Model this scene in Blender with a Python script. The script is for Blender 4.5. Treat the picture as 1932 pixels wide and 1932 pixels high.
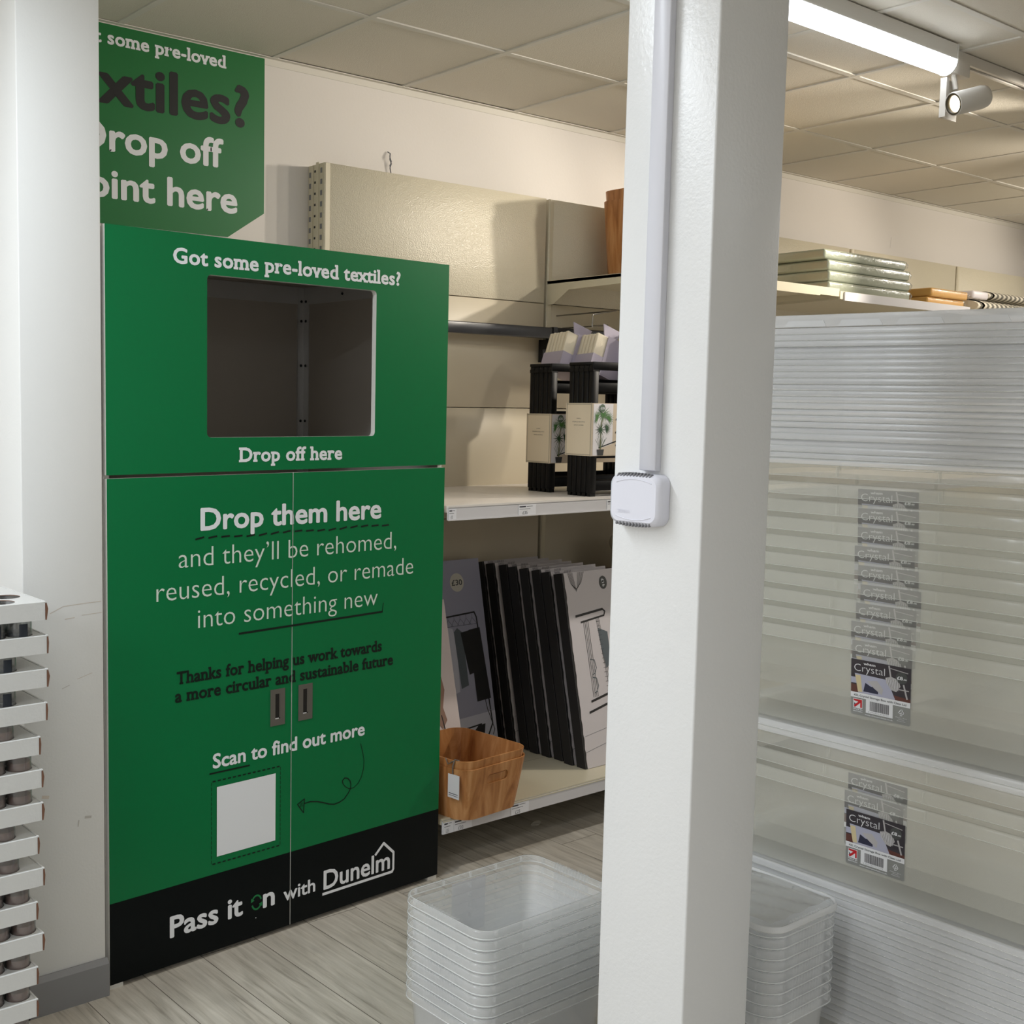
import bpy, bmesh, math, random
from mathutils import Vector, Matrix
random.seed(7)
S = bpy.context.scene
for o in list(bpy.data.objects): bpy.data.objects.remove(o)
COL = S.collection
PI = math.pi

# ---------------------------------------------------------------- camera
F, YAW, PITCH, ROLL = 2213.93, math.radians(36.748), math.radians(5.0864), math.radians(-0.6347)
fw = Vector((math.sin(YAW)*math.cos(PITCH), math.cos(YAW)*math.cos(PITCH), -math.sin(PITCH)))
rt = Vector((math.cos(YAW), -math.sin(YAW), 0)); dn = fw.cross(rt)
r2 = rt*math.cos(ROLL)+dn*math.sin(ROLL); d2 = -rt*math.sin(ROLL)+dn*math.cos(ROLL)
cd = bpy.data.cameras.new('camera'); cam = bpy.data.objects.new('camera', cd); COL.objects.link(cam)
up = -d2; bk = -fw
cam.matrix_world = Matrix(((r2.x, up.x, bk.x, 0), (r2.y, up.y, bk.y, 0), (r2.z, up.z, bk.z, 1.55), (0, 0, 0, 1)))
cd.sensor_width = 36; cd.lens = F/1932*36; cd.shift_x = (966-644)/1932; cd.clip_start = 0.05
S.camera = cam

# ---------------------------------------------------------------- light and exposure
CEIL = 2.787
w = bpy.data.worlds.new('world'); S.world = w; w.use_nodes = True
w.node_tree.nodes['Background'].inputs[0].default_value = (0.80, 0.88, 1.0, 1)
w.node_tree.nodes['Background'].inputs[1].default_value = 0.25
def area(name, loc, size, power, col=(1, .97, .93), rot=(0, 0, 0)):
    l = bpy.data.lights.new(name, 'AREA'); l.shape = 'RECTANGLE'; l.size, l.size_y = size; l.energy = power; l.color = col
    o = bpy.data.objects.new(name, l); o.location = loc; o.rotation_euler = rot; COL.objects.link(o); return o
COOL = (0.86, 0.93, 1.0)
def row(x, y, p, col=COOL, up=.10):
    """a ceiling tube outside the frame: most of its light goes down, some spills up onto the tiles"""
    area('shop_light', (x, y, CEIL-.10), (1.5, .1), p, col)
    area('shop_light_spill', (x, y, CEIL-.16), (1.5, .12), p*up, col, (math.pi, 0, 0))
row(-1.9, 2.06, 42); row(0.15, 2.06, 30)
row(-2.2, 0.2, 46)
row(0.4, -1.6, 16); row(4.0, -1.2, 8)
row(-2.0, -2.8, 26); row(2.6, -3.2, 12)
row(6.8, 0.6, 34, (1, .97, .94)); row(8.3, 2.06, 16, (1, .97, .93))
def spot(name, loc, target, power, ang, col=(1, .91, .78), rad=.035, blend=.6):
    l = bpy.data.lights.new(name, 'SPOT'); l.energy = power; l.spot_size = math.radians(ang); l.spot_blend = blend; l.shadow_soft_size = rad; l.color = col
    o = bpy.data.objects.new(name, l); o.location = loc
    o.rotation_euler = (Vector(target)-Vector(loc)).to_track_quat('-Z', 'Y').to_euler(); COL.objects.link(o); return o
spot('warm_spot_light', (3.93, 1.975, 2.555), (1.9, 3.5, 1.7), 18, 80)
spot('warm_spot_light', (4.80, 1.92, 2.68), (2.95, 3.5, 2.15), 56, 56)
spot('warm_spot_light', (5.35, 2.05, 2.72), (3.5, 3.4, 1.75), 140, 74)
spot('warm_spot_light', (6.1, 2.05, 2.60), (5.6, 3.3, 2.1), 30, 95)
spot('warm_spot_light', (7.4, 2.05, 2.60), (7.0, 3.5, 2.1), 42, 110)  # unseen extra spot, added to brighten the wall at the far right
S.view_settings.view_transform = 'Standard'; S.view_settings.look = 'None'
S.view_settings.gamma = 1; S.view_settings.use_curve_mapping = False
S.view_settings.exposure = 0.0
S.cycles.transparent_max_bounces = 16
S.cycles.max_bounces = 5; S.cycles.diffuse_bounces = 4; S.cycles.glossy_bounces = 2; S.cycles.transmission_bounces = 3; S.cycles.sample_clamp_indirect = 4

# ---------------------------------------------------------------- materials
def lin(c):
    c = c/255
    return c/12.92 if c <= .04045 else ((c+.055)/1.055)**2.4
def rgb(r, g, b): return (lin(r), lin(g), lin(b), 1)
MATS = {}
def mat(name, c, rough=.5, metal=0, spec=.5, bump=0, bscale=200, var=0, vscale=3, emit=None, estr=0, bstretch=None, coat=0):
    if name in MATS: return MATS[name]
    m = bpy.data.materials.new(name); m.use_nodes = True; nt = m.node_tree; N = nt.nodes; L = nt.links
    b = N['Principled BSDF']; c = rgb(*c)
    b.inputs['Base Color'].default_value = c; b.inputs['Roughness'].default_value = rough
    b.inputs['Metallic'].default_value = metal; b.inputs['Specular IOR Level'].default_value = spec
    if coat: b.inputs['Coat Weight'].default_value = coat
    tc = N.new('ShaderNodeTexCoord')
    if var:
        n = N.new('ShaderNodeTexNoise'); n.inputs['Scale'].default_value = vscale; n.inputs['Detail'].default_value = 6
        mx = N.new('ShaderNodeMix'); mx.data_type = 'RGBA'
        mx.inputs['A'].default_value = tuple(x*(1-var) for x in c[:3])+(1,); mx.inputs['B'].default_value = tuple(min(1, x*(1+var)) for x in c[:3])+(1,)
        L.new(tc.outputs['Object'], n.inputs['Vector']); L.new(n.outputs['Fac'], mx.inputs['Factor']); L.new(mx.outputs['Result'], b.inputs['Base Color'])
    if bump:
        n = N.new('ShaderNodeTexNoise'); n.inputs['Scale'].default_value = bscale; n.inputs['Detail'].default_value = 3
        v = tc.outputs['Object']
        if bstretch:
            mp = N.new('ShaderNodeMapping'); mp.inputs['Scale'].default_value = bstretch; L.new(v, mp.inputs['Vector']); v = mp.outputs['Vector']
        L.new(v, n.inputs['Vector'])
        bp = N.new('ShaderNodeBump'); bp.inputs['Strength'].default_value = bump; bp.inputs['Distance'].default_value = .002
        L.new(n.outputs['Fac'], bp.inputs['Height']); L.new(bp.outputs['Normal'], b.inputs['Normal'])
    if emit:
        b.inputs['Emission Color'].default_value = rgb(*emit); b.inputs['Emission Strength'].default_value = estr
    MATS[name] = m; return m
def clear(name, tint, body, opacity, rough=.12, transl=.5, gloss=1.0, bump=0):
    """thin clear plastic: mostly see-through, with milky scatter and a fresnel shine"""
    m = bpy.data.materials.new(name); m.use_nodes = True; nt = m.node_tree; N = nt.nodes; L = nt.links
    N.remove(N['Principled BSDF']); out = N['Material Output']
    tr = N.new('ShaderNodeBsdfTransparent'); tr.inputs[0].default_value = rgb(*tint)
    df = N.new('ShaderNodeBsdfDiffuse'); df.inputs[0].default_value = rgb(*body)
    tl = N.new('ShaderNodeBsdfTranslucent'); tl.inputs[0].default_value = rgb(*body)
    m1 = N.new('ShaderNodeMixShader'); m1.inputs[0].default_value = transl; L.new(df.outputs[0], m1.inputs[1]); L.new(tl.outputs[0], m1.inputs[2])
    m2 = N.new('ShaderNodeMixShader'); m2.inputs[0].default_value = opacity; L.new(tr.outputs[0], m2.inputs[1]); L.new(m1.outputs[0], m2.inputs[2])
    gl = N.new('ShaderNodeBsdfGlossy'); gl.inputs['Roughness'].default_value = rough
    fr = N.new('ShaderNodeLayerWeight'); fr.inputs[0].default_value = .5
    pw = N.new('ShaderNodeMath'); pw.operation = 'POWER'; pw.inputs[1].default_value = 4; L.new(fr.outputs['Facing'], pw.inputs[0])
    mu = N.new('ShaderNodeMath'); mu.operation = 'MULTIPLY_ADD'; mu.inputs[1].default_value = .5*gloss; mu.inputs[2].default_value = .045*gloss; mu.use_clamp = True; L.new(pw.outputs[0], mu.inputs[0])
    if bump:
        n = N.new('ShaderNodeTexNoise'); n.inputs['Scale'].default_value = 14; tc = N.new('ShaderNodeTexCoord'); L.new(tc.outputs['Object'], n.inputs['Vector'])
        bp = N.new('ShaderNodeBump'); bp.inputs['Strength'].default_value = bump; bp.inputs['Distance'].default_value = .01
        L.new(n.outputs['Fac'], bp.inputs['Height']); L.new(bp.outputs[0], gl.inputs['Normal'])
    m3 = N.new('ShaderNodeMixShader'); L.new(mu.outputs[0], m3.inputs[0]); L.new(m2.outputs[0], m3.inputs[1]); L.new(gl.outputs[0], m3.inputs[2])
    L.new(m3.outputs[0], out.inputs['Surface'])
    MATS[name] = m; return m
def wood(name, base, dark, light, scale=(1, 1, 1), rough=.5, wave=7):
    m = bpy.data.materials.new(name); m.use_nodes = True; nt = m.node_tree; N = nt.nodes; L = nt.links
    b = N['Principled BSDF']; b.inputs['Roughness'].default_value = rough; b.inputs['Specular IOR Level'].default_value = .3
    tc = N.new('ShaderNodeTexCoord'); mp = N.new('ShaderNodeMapping'); mp.inputs['Scale'].default_value = scale; L.new(tc.outputs['Object'], mp.inputs['Vector'])
    n = N.new('ShaderNodeTexNoise'); n.inputs['Scale'].default_value = wave; n.inputs['Detail'].default_value = 8; n.inputs['Distortion'].default_value = 1.2
    L.new(mp.outputs[0], n.inputs['Vector'])
    cr = N.new('ShaderNodeValToRGB'); e = cr.color_ramp.elements
    e[0].position = .3; e[0].color = rgb(*dark); e[1].position = .72; e[1].color = rgb(*light); k = e.new(.5); k.color = rgb(*base)
    L.new(n.outputs['Fac'], cr.inputs[0]); L.new(cr.outputs[0], b.inputs['Base Color'])
    MATS[name] = m; return m
def floor_mat():
    m = bpy.data.materials.new('grey_wood_plank_floor'); m.use_nodes = True; nt = m.node_tree; N = nt.nodes; L = nt.links
    b = N['Principled BSDF']; b.inputs['Roughness'].default_value = .42; b.inputs['Specular IOR Level'].default_value = .4
    tc = N.new('ShaderNodeTexCoord'); mp = N.new('ShaderNodeMapping'); mp.inputs['Rotation'].default_value = (0, 0, PI/2); mp.inputs['Location'].default_value = (.35, .06, 0)
    L.new(tc.outputs['Object'], mp.inputs['Vector'])
    bk = N.new('ShaderNodeTexBrick'); bk.offset = .37
    bk.inputs['Brick Width'].default_value = 1.22; bk.inputs['Row Height'].default_value = .185; bk.inputs['Mortar Size'].default_value = .0012; bk.inputs['Mortar Smooth'].default_value = .1
    bk.inputs['Scale'].default_value = 1; bk.inputs['Color1'].default_value = (.0, .0, .0, 1); bk.inputs['Color2'].default_value = (1, 1, 1, 1); bk.inputs['Mortar'].default_value = (.5, .5, .5, 1)
    L.new(mp.outputs[0], bk.inputs['Vector'])
    # per-plank offset of the grain
    ad = N.new('ShaderNodeVectorMath'); ad.operation = 'MULTIPLY_ADD'; ad.inputs[1].default_value = (7, 3, 5); L.new(bk.outputs['Color'], ad.inputs[0]); L.new(mp.outputs[0], ad.inputs[2])
    st = N.new('ShaderNodeMapping'); st.inputs['Scale'].default_value = (3.0, 52, 1); L.new(ad.outputs[0], st.inputs['Vector'])
    n = N.new('ShaderNodeTexNoise'); n.inputs['Scale'].default_value = 1; n.inputs['Detail'].default_value = 9; n.inputs['Roughness'].default_value = .62; n.inputs['Distortion'].default_value = .6
    L.new(st.outputs[0], n.inputs['Vector'])
    cr = N.new('ShaderNodeValToRGB'); e = cr.color_ramp.elements
    e[0].position = .28; e[0].color = rgb(140, 133, 122); e[1].position = .74; e[1].color = rgb(205, 199, 188); k = e.new(.44); k.color = rgb(182, 175, 163)
    L.new(n.outputs['Fac'], cr.inputs[0])
    s2 = N.new('ShaderNodeMapping'); s2.inputs['Scale'].default_value = (1.3, 5, 1); L.new(ad.outputs[0], s2.inputs['Vector'])
    n2 = N.new('ShaderNodeTexNoise'); n2.inputs['Scale'].default_value = 2.4; n2.inputs['Detail'].default_value = 4; n2.inputs['Distortion'].default_value = 2; L.new(s2.outputs[0], n2.inputs['Vector'])
    mr = N.new('ShaderNodeMapRange'); mr.inputs['From Min'].default_value = .3; mr.inputs['From Max'].default_value = .7; mr.inputs['To Min'].default_value = .86; mr.inputs['To Max'].default_value = 1.08; L.new(n2.outputs['Fac'], mr.inputs['Value'])
    mx = N.new('ShaderNodeMix'); mx.data_type = 'RGBA'; mx.blend_type = 'MULTIPLY'; mx.inputs['Factor'].default_value = 1; L.new(cr.outputs[0], mx.inputs['A']); L.new(mr.outputs[0], mx.inputs['B'])
    mo = N.new('ShaderNodeMix'); mo.data_type = 'RGBA'; L.new(bk.outputs['Fac'], mo.inputs['Factor']); L.new(mx.outputs['Result'], mo.inputs['A']); mo.inputs['B'].default_value = rgb(84, 78, 68)
    L.new(mo.outputs['Result'], b.inputs['Base Color'])
    bp = N.new('ShaderNodeBump'); bp.inputs['Strength'].default_value = .12; bp.inputs['Distance'].default_value = .001; L.new(n.outputs['Fac'], bp.inputs['Height']); L.new(bp.outputs[0], b.inputs['Normal'])
    return m
def woven_panel():
    m = mat('woven_cream_metal', (214, 206, 184), .33, 0, .6)
    nt = m.node_tree; N = nt.nodes; L = nt.links; b = N['Principled BSDF'];     tc = N.new('ShaderNodeTexCoord'); h = []
    v = N.new('ShaderNodeTexVoronoi'); v.inputs['Scale'].default_value = 260; L.new(tc.outputs['Object'], v.inputs['Vector'])
    n = N.new('ShaderNodeTexNoise'); n.inputs['Scale'].default_value = 60; L.new(tc.outputs['Object'], n.inputs['Vector'])
    ad = N.new('ShaderNodeMath'); L.new(v.outputs['Distance'], ad.inputs[0]); L.new(n.outputs['Fac'], ad.inputs[1])
    bp = N.new('ShaderNodeBump'); bp.inputs['Strength'].default_value = .55; bp.inputs['Distance'].default_value = .002
    L.new(ad.outputs[0], bp.inputs['Height']); L.new(bp.outputs[0], b.inputs['Normal']); return m

mat('painted_wall', (226, 221, 215), .75, spec=.2, bump=.15, bscale=90)
mat('painted_column', (224, 224, 222), .45, spec=.3, bump=.12, bscale=160)
mat('pillar_paint', (226, 226, 226), .30, spec=.5, bump=.22, bscale=150)
mat('ceiling_tile', (222, 216, 202), .9, spec=.1, bump=.6, bscale=260)
mat('ceiling_grid', (222, 218, 208), .9, spec=.03)
mat('dark_void', (60, 56, 48), .9)
mat('baseboard_grey', (134, 134, 136), .5)
mat('sign_green', (32, 112, 56), .38, spec=.4)
mat('bank_green', (6, 112, 62), .33, spec=.25)
mat('bank_black', (5, 11, 13), .3, spec=.15)
mat('ink_black', (8, 26, 18), .45, spec=.3)
mat('ink_dark', (38, 38, 38), .5, spec=.3)
mat('ink_white', (232, 234, 238), .5, spec=.3)
mat('ink_pale', (214, 224, 214), .5, spec=.3)
mat('ink_green', (30, 120, 66), .5, spec=.3)
mat('white_laminate', (222, 220, 214), .45, spec=.4)
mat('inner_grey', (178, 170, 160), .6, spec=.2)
mat('aluminium', (206, 204, 202), .35, metal=.35)
mat('bolt_black', (24, 24, 26), .4)
mat('handle_steel', (122, 118, 112), .35, metal=.6)
mat('handle_dark', (40, 37, 36), .4, metal=.4)
mat('shelf_cream', (208, 200, 176), .35, spec=.4)
mat('panel_cream', (200, 190, 168), .42, spec=.4, var=.03, vscale=2)
woven_panel()
mat('shelf_white', (228, 222, 216), .4, spec=.4)
mat('strip_white', (214, 212, 214), .35, spec=.5)
mat('ticket', (232, 232, 236), .5)
mat('ticket_ink', (60, 60, 70), .5)
mat('rail_charcoal', (52, 54, 58), .3, spec=.5)
mat('rail_black', (16, 16, 18), .35)
mat('rack_black', (9, 8, 8), .5, spec=.25, bump=.2, bscale=60, bstretch=(1, 1, .1))
mat('sleeve_cream', (222, 208, 184), .6); mat('sleeve_edge', (176, 166, 146), .6); mat('sleeve_beige', (206, 190, 168), .6)
mat('leaf', (74, 120, 62), .6); mat('leaf_dark', (44, 78, 46), .6); mat('pot_grey', (58, 58, 58), .6); mat('stem', (110, 110, 74), .6)
mat('badge_grey', (92, 110, 92), .5)
mat('card_white', (226, 222, 224), .5); mat('card_black', (34, 33, 33), .5); mat('photo_grey', (208, 202, 204), .45); mat('photo_lilac', (160, 160, 178), .45)
mat('photo_pale', (196, 196, 208), .45); mat('photo_tan', (150, 118, 102), .6); mat('photo_slate', (90, 98, 104), .6); mat('photo_blush', (216, 204, 202), .5)
mat('badge_cream', (206, 202, 190), .5); mat('badge_dark', (70, 72, 70), .5)
mat('lilac_card', (176, 168, 184), .6); mat('linen', (222, 212, 190), .8, bump=.4, bscale=300)
mat('chrome_wire', (150, 146, 140), .25, metal=.9)
mat('roll_beige', (176, 164, 140), .3, spec=.6)
mat('tray_card', (206, 206, 204), .75, spec=.15, bump=.25, bscale=120, var=.03, vscale=9)
mat('kraft', (112, 78, 60), .85)
mat('wax_taupe', (150, 112, 100), .55); mat('wax_navy', (44, 54, 66), .5); mat('jar_band', (26, 34, 46), .5)
mat('lamp_housing', (222, 220, 214), .4); mat('lamp_white', (214, 210, 202), .35)
mat('lamp_diffuser', (255, 255, 255), .5, emit=(240, 246, 255), estr=9)
mat('spot_lens', (255, 250, 235), .3, emit=(255, 238, 205), estr=14)
mat('spot_ring', (50, 44, 28), .4)
mat('cushion_green', (150, 156, 138), .22, spec=.8, bump=.8, bscale=55, coat=.6)
mat('cushion_ochre', (206, 158, 86), .3, spec=.6, bump=.6, bscale=38, coat=.4)
mat('stripe_cream', (216, 208, 190), .8); mat('stripe_grey', (108, 104, 92), .8); mat('fringe', (226, 220, 204), .9)
mat('sensor_white', (222, 222, 232), .35, spec=.45); mat('trunk_white', (216, 216, 224), .35, spec=.45); mat('vent_dark', (120, 120, 124), .6)
mat('label_dark', (50, 44, 50), .4); mat('label_grey', (96, 98, 98), .4); mat('label_white', (222, 222, 224), .4); mat('label_red', (186, 18, 28), .4)
mat('label_wood', (92, 52, 44), .4); mat('label_fur', (176, 172, 172), .6); mat('label_tub', (170, 170, 188), .4); mat('label_yellow', (206, 190, 150), .5); mat('label_navy', (36, 38, 62), .4)
mat('plinth_white', (206, 204, 198), .5)
mat('string_grey', (110, 100, 92), .8)
mat('scuff_grey', (190, 186, 180), .7); mat('scuff_tan', (204, 194, 182), .7)
mat('debris', (186, 180, 170), .8)
wood('basket_wood', (178, 122, 72), (140, 88, 48), (204, 152, 102), (3, 3, .55), .38)
clear('crate_clear', (255, 255, 255), (254, 255, 255), .235, .14, .2, .8, .2)
clear('box_clear', (252, 252, 250), (254, 253, 247), .24, .2, .2, .6, .25)
clear('lid_clear', (253, 253, 253), (253, 253, 254), .66, .24, .25, .5, .12)
clear('crate_glint', (255, 255, 255), (254, 255, 255), .75, .15, .3, 1.2)  # denser white plastic: highlights along the crate rims put into the colour
clear('lid_glint', (254, 254, 252), (246, 246, 242), .40, .15, .3, 1.0)  # subtler rim highlights for boxes and lids, also put into the colour
clear('jar_glass', (236, 238, 238), (235, 235, 235), .05, .04, .3, 2.0)
clear('film_clear', (240, 240, 240), (235, 235, 230), .12, .08, .3, 2.5, .9)

# ---------------------------------------------------------------- mesh builder
I4 = Matrix.Identity(4)
class MB:
    def __init__(s): s.v = []; s.f = []; s.m = []; s.sm = []; s.mats = []; s.X = I4.copy()
    def mi(s, m):
        m = MATS[m]
        if m not in s.mats: s.mats.append(m)
        return s.mats.index(m)
    def add(s, vs, fs, m, smooth=False):
        n = len(s.v); s.v += [tuple(s.X @ Vector(p)) for p in vs]; k = s.mi(m)
        for f in fs: s.f.append([i+n for i in f]); s.m.append(k); s.sm.append(smooth)
    def box(s, x0, x1, y0, y1, z0, z1, m, **kw):
        P = [(x, y, z) for x in (x0, x1) for y in (y0, y1) for z in (z0, z1)]
        Fs = {'fx0': (0, 1, 3, 2), 'fx1': (4, 6, 7, 5), 'fy0': (0, 4, 5, 1), 'fy1': (2, 3, 7, 6), 'fz0': (0, 2, 6, 4), 'fz1': (1, 5, 7, 3)}
        for k, f in Fs.items(): s.add(P, [f], kw.get(k, m)) if k in kw else None
        s.add(P, [f for k, f in Fs.items() if k not in kw], m)
    def bbox(s, x0, x1, y0, y1, z0, z1, m, b=.004, seg=2):
        bm = bmesh.new(); bmesh.ops.create_cube(bm, size=1)
        for v in bm.verts: v.co = Vector(((x0+x1)/2+v.co.x*(x1-x0), (y0+y1)/2+v.co.y*(y1-y0), (z0+z1)/2+v.co.z*(z1-z0)))
        bmesh.ops.bevel(bm, geom=list(bm.edges), offset=b, segments=seg, affect='EDGES', profile=.5)
        s.frombm(bm, m, True); bm.free()
    def frombm(s, bm, m, smooth=False):
        bm.verts.index_update(); s.add([v.co[:] for v in bm.verts], [[v.index for v in f.verts] for f in bm.faces], m, smooth)
    def tube(s, pts, r, m, seg=8, cap=True):
        pts = [Vector(p) for p in pts]; rings = []; prev = None
        for i, p in enumerate(pts):
            d = (pts[min(i+1, len(pts)-1)]-pts[max(i-1, 0)]).normalized()
            a = prev if prev is not None else (Vector((0, 0, 1)) if abs(d.z) < .9 else Vector((1, 0, 0)))
            u = (a-d*a.dot(d)).normalized(); v = d.cross(u); prev = u
            rr = r[i] if isinstance(r, (list, tuple)) else r
            rings.append([p+(u*math.cos(2*PI*k/seg)+v*math.sin(2*PI*k/seg))*rr for k in range(seg)])
        vs = [q[:] for R in rings for q in R]; fs = []
        for i in range(len(pts)-1):
            for k in range(seg): fs.append((i*seg+k, i*seg+(k+1) % seg, (i+1)*seg+(k+1) % seg, (i+1)*seg+k))
        s.add(vs, fs, m, True)
        if cap: s.add(vs, [tuple(range(seg))[::-1], tuple((len(pts)-1)*seg+k for k in range(seg))], m)
    def lathe(s, prof, m, seg=28, c=(0, 0, 0), cap0=True, cap1=False):
        vs = [(c[0]+r*math.cos(2*PI*k/seg), c[1]+r*math.sin(2*PI*k/seg), c[2]+z) for r, z in prof for k in range(seg)]; fs = []
        for i in range(len(prof)-1):
            for k in range(seg): fs.append((i*seg+k, i*seg+(k+1) % seg, (i+1)*seg+(k+1) % seg, (i+1)*seg+k))
        s.add(vs, fs, m, True)
        if cap0: s.add(vs, [tuple(range(seg))[::-1]], m)
        if cap1: s.add(vs, [tuple((len(prof)-1)*seg+k for k in range(seg))], m)
    def loft(s, loops, m, closed0=False, closed1=False, smooth=True):
        n = len(loops[0]); vs = [p for L in loops for p in L]; fs = []
        for i in range(len(loops)-1):
            for k in range(n): fs.append((i*n+k, i*n+(k+1) % n, (i+1)*n+(k+1) % n, (i+1)*n+k))
        s.add(vs, fs, m, smooth)
        if closed0: s.add(loops[0], [tuple(range(n))[::-1]], m)
        if closed1: s.add(loops[-1], [tuple(range(n))], m)
    def poly(s, pts, m): s.add(pts, [tuple(range(len(pts)))], m)
    def plate(s, loops, y0, y1, m, medge=None, mback=None, X=None):
        """plate in the x-z plane with holes; loops = [outer, hole, ...] as (x, z)"""
        bm = bmesh.new(); E = []
        for L in loops:
            vs = [bm.verts.new((p[0], 0, p[1])) for p in L]
            E += [bm.edges.new((vs[i], vs[(i+1) % len(vs)])) for i in range(len(vs))]
        bmesh.ops.triangle_fill(bm, use_beauty=True, use_dissolve=False, edges=E, normal=(0, -1, 0))
        bm.verts.index_update()
        tri = [[v.index for v in (f.verts if f.normal.y < 0 else reversed(f.verts[:]))] for f in bm.faces]
        co = [v.co.copy() for v in bm.verts]; bm.free(); old = s.X
        if X is not None: s.X = old @ X
        s.add([(c.x, y0, c.z) for c in co], tri, m)
        if y1 is not None:
            s.add([(c.x, y1, c.z) for c in co], [t[::-1] for t in tri], mback or m)
            for L in loops:
                n = len(L); s.add([(p[0], y0, p[1]) for p in L]+[(p[0], y1, p[1]) for p in L], [(i, (i+1) % n, n+(i+1) % n, n+i) for i in range(n)], medge or m)
        s.X = old
    def build(s, name, parent=None, loc=(0, 0, 0), rz=0):
        me = bpy.data.meshes.new(name); me.from_pydata(s.v, [], s.f)
        for m in s.mats: me.materials.append(m)
        me.polygons.foreach_set('material_index', s.m); me.polygons.foreach_set('use_smooth', s.sm); me.update()
        o = bpy.data.objects.new(name, me); COL.objects.link(o); o.parent = parent; o.location = loc; o.rotation_euler = (0, 0, rz); return o
def rr(w, d, r, cx=0, cy=0, seg=5):
    """rounded rectangle loop (x, y)"""
    P = []
    for sx, sy, a0 in ((1, 1, 0), (-1, 1, 90), (-1, -1, 180), (1, -1, 270)):
        for k in range(seg+1):
            a = math.radians(a0+90*k/seg); P.append((cx+sx*(w/2-r)+r*math.cos(a), cy+sy*(d/2-r)+r*math.sin(a)))
    return P
def circ(cx, cz, r, n=24, rz=None): return [(cx+r*math.cos(2*PI*k/n), cz+(rz or r)*math.sin(2*PI*k/n)) for k in range(n)]
def tag(o, label, cat, group=None, kind=None):
    o['label'] = label; o['category'] = cat
    if group: o['group'] = group
    if kind: o['kind'] = kind
    return o
def empty(name, loc, rz=0):
    o = bpy.data.objects.new(name, None); COL.objects.link(o); o.location = loc; o.rotation_euler = (0, 0, rz); o.empty_display_size = .05; return o
def copy_tree(o, parent=None):
    c = o.copy(); COL.objects.link(c); c.parent = parent
    for ch in [k for k in KIDS.get(o.name, [])]: copy_tree(ch, c)
    return c
KIDS = {}
def remember(o):
    for q in bpy.data.objects:
        if q.parent: KIDS.setdefault(q.parent.name, [])
    def rec(p):
        KIDS[p.name] = [q for q in bpy.data.objects if q.parent == p]
        for q in KIDS[p.name]: rec(q)
    rec(o)
def struct(mb, name): o = mb.build(name); o['kind'] = 'structure'; return o
ORD = ['topmost', 'second', 'third', 'fourth', 'fifth', 'sixth', 'seventh', 'eighth', 'ninth', 'tenth', 'eleventh', 'twelfth', 'thirteenth', 'fourteenth', 'fifteenth', 'sixteenth', 'seventeenth', 'eighteenth', 'nineteenth', 'twentieth', 'twenty-first', 'twenty-second', 'twenty-third', 'twenty-fourth', 'twenty-fifth', 'twenty-sixth', 'twenty-seventh', 'twenty-eighth']
def ordn(i, what): return f'topmost {what}' if i == 0 else f'{ORD[i]} {what} from the top'

# ---------------------------------------------------------------- lettering
_tc = {}
def glyphs(txt, bold):
    """flat outline of txt; bold > 0 thickens every contour by that much, bold < 0 thins it"""
    key = (txt, bold)
    if key in _tc: return _tc[key]
    cu = bpy.data.curves.new('t', 'FONT'); cu.body = txt; cu.size = 1; cu.offset = min(bold, 0); cu.resolution_u = 3
    o = bpy.data.objects.new('t', cu); COL.objects.link(o)
    bpy.context.view_layer.update()
    me = bpy.data.meshes.new_from_object(o.evaluated_get(bpy.context.evaluated_depsgraph_get()))
    vs = [(v.co.x, v.co.y) for v in me.vertices]; fs = [tuple(p.vertices) for p in me.polygons]
    bpy.data.objects.remove(o); bpy.data.curves.remove(cu); bpy.data.meshes.remove(me)
    if bold > 0:
        cnt = {}
        for f in fs:
            for i in range(len(f)): k = tuple(sorted((f[i], f[(i+1) % len(f)]))); cnt[k] = cnt.get(k, 0)+1
        for (a, b), c in cnt.items():
            if c != 1: continue
            p, q = Vector(vs[a]), Vector(vs[b]); d = q-p
            if d.length < 1e-5: continue
            d.normalize(); n_ = Vector((-d.y, d.x))*bold; e = d*bold*.8; n = len(vs)
            vs += [tuple(p-n_), tuple(p-e), tuple(p+n_), tuple(q+n_), tuple(q+e), tuple(q-n_)]; fs.append((n+5, n+4, n+3, n+2, n+1, n))
    _tc[key] = (vs, fs); return vs, fs
def ext(v): xs = [p[0] for p in v]; return min(xs), max(xs)
_adv = {}
def adv(c, bold):
    if (c, bold) not in _adv:
        a = ext(glyphs('H'+c+'H', bold)[0]); b = ext(glyphs('HH', bold)[0]); _adv[(c, bold)] = (a[1]-a[0])-(b[1]-b[0])
    return _adv[(c, bold)]
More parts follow.
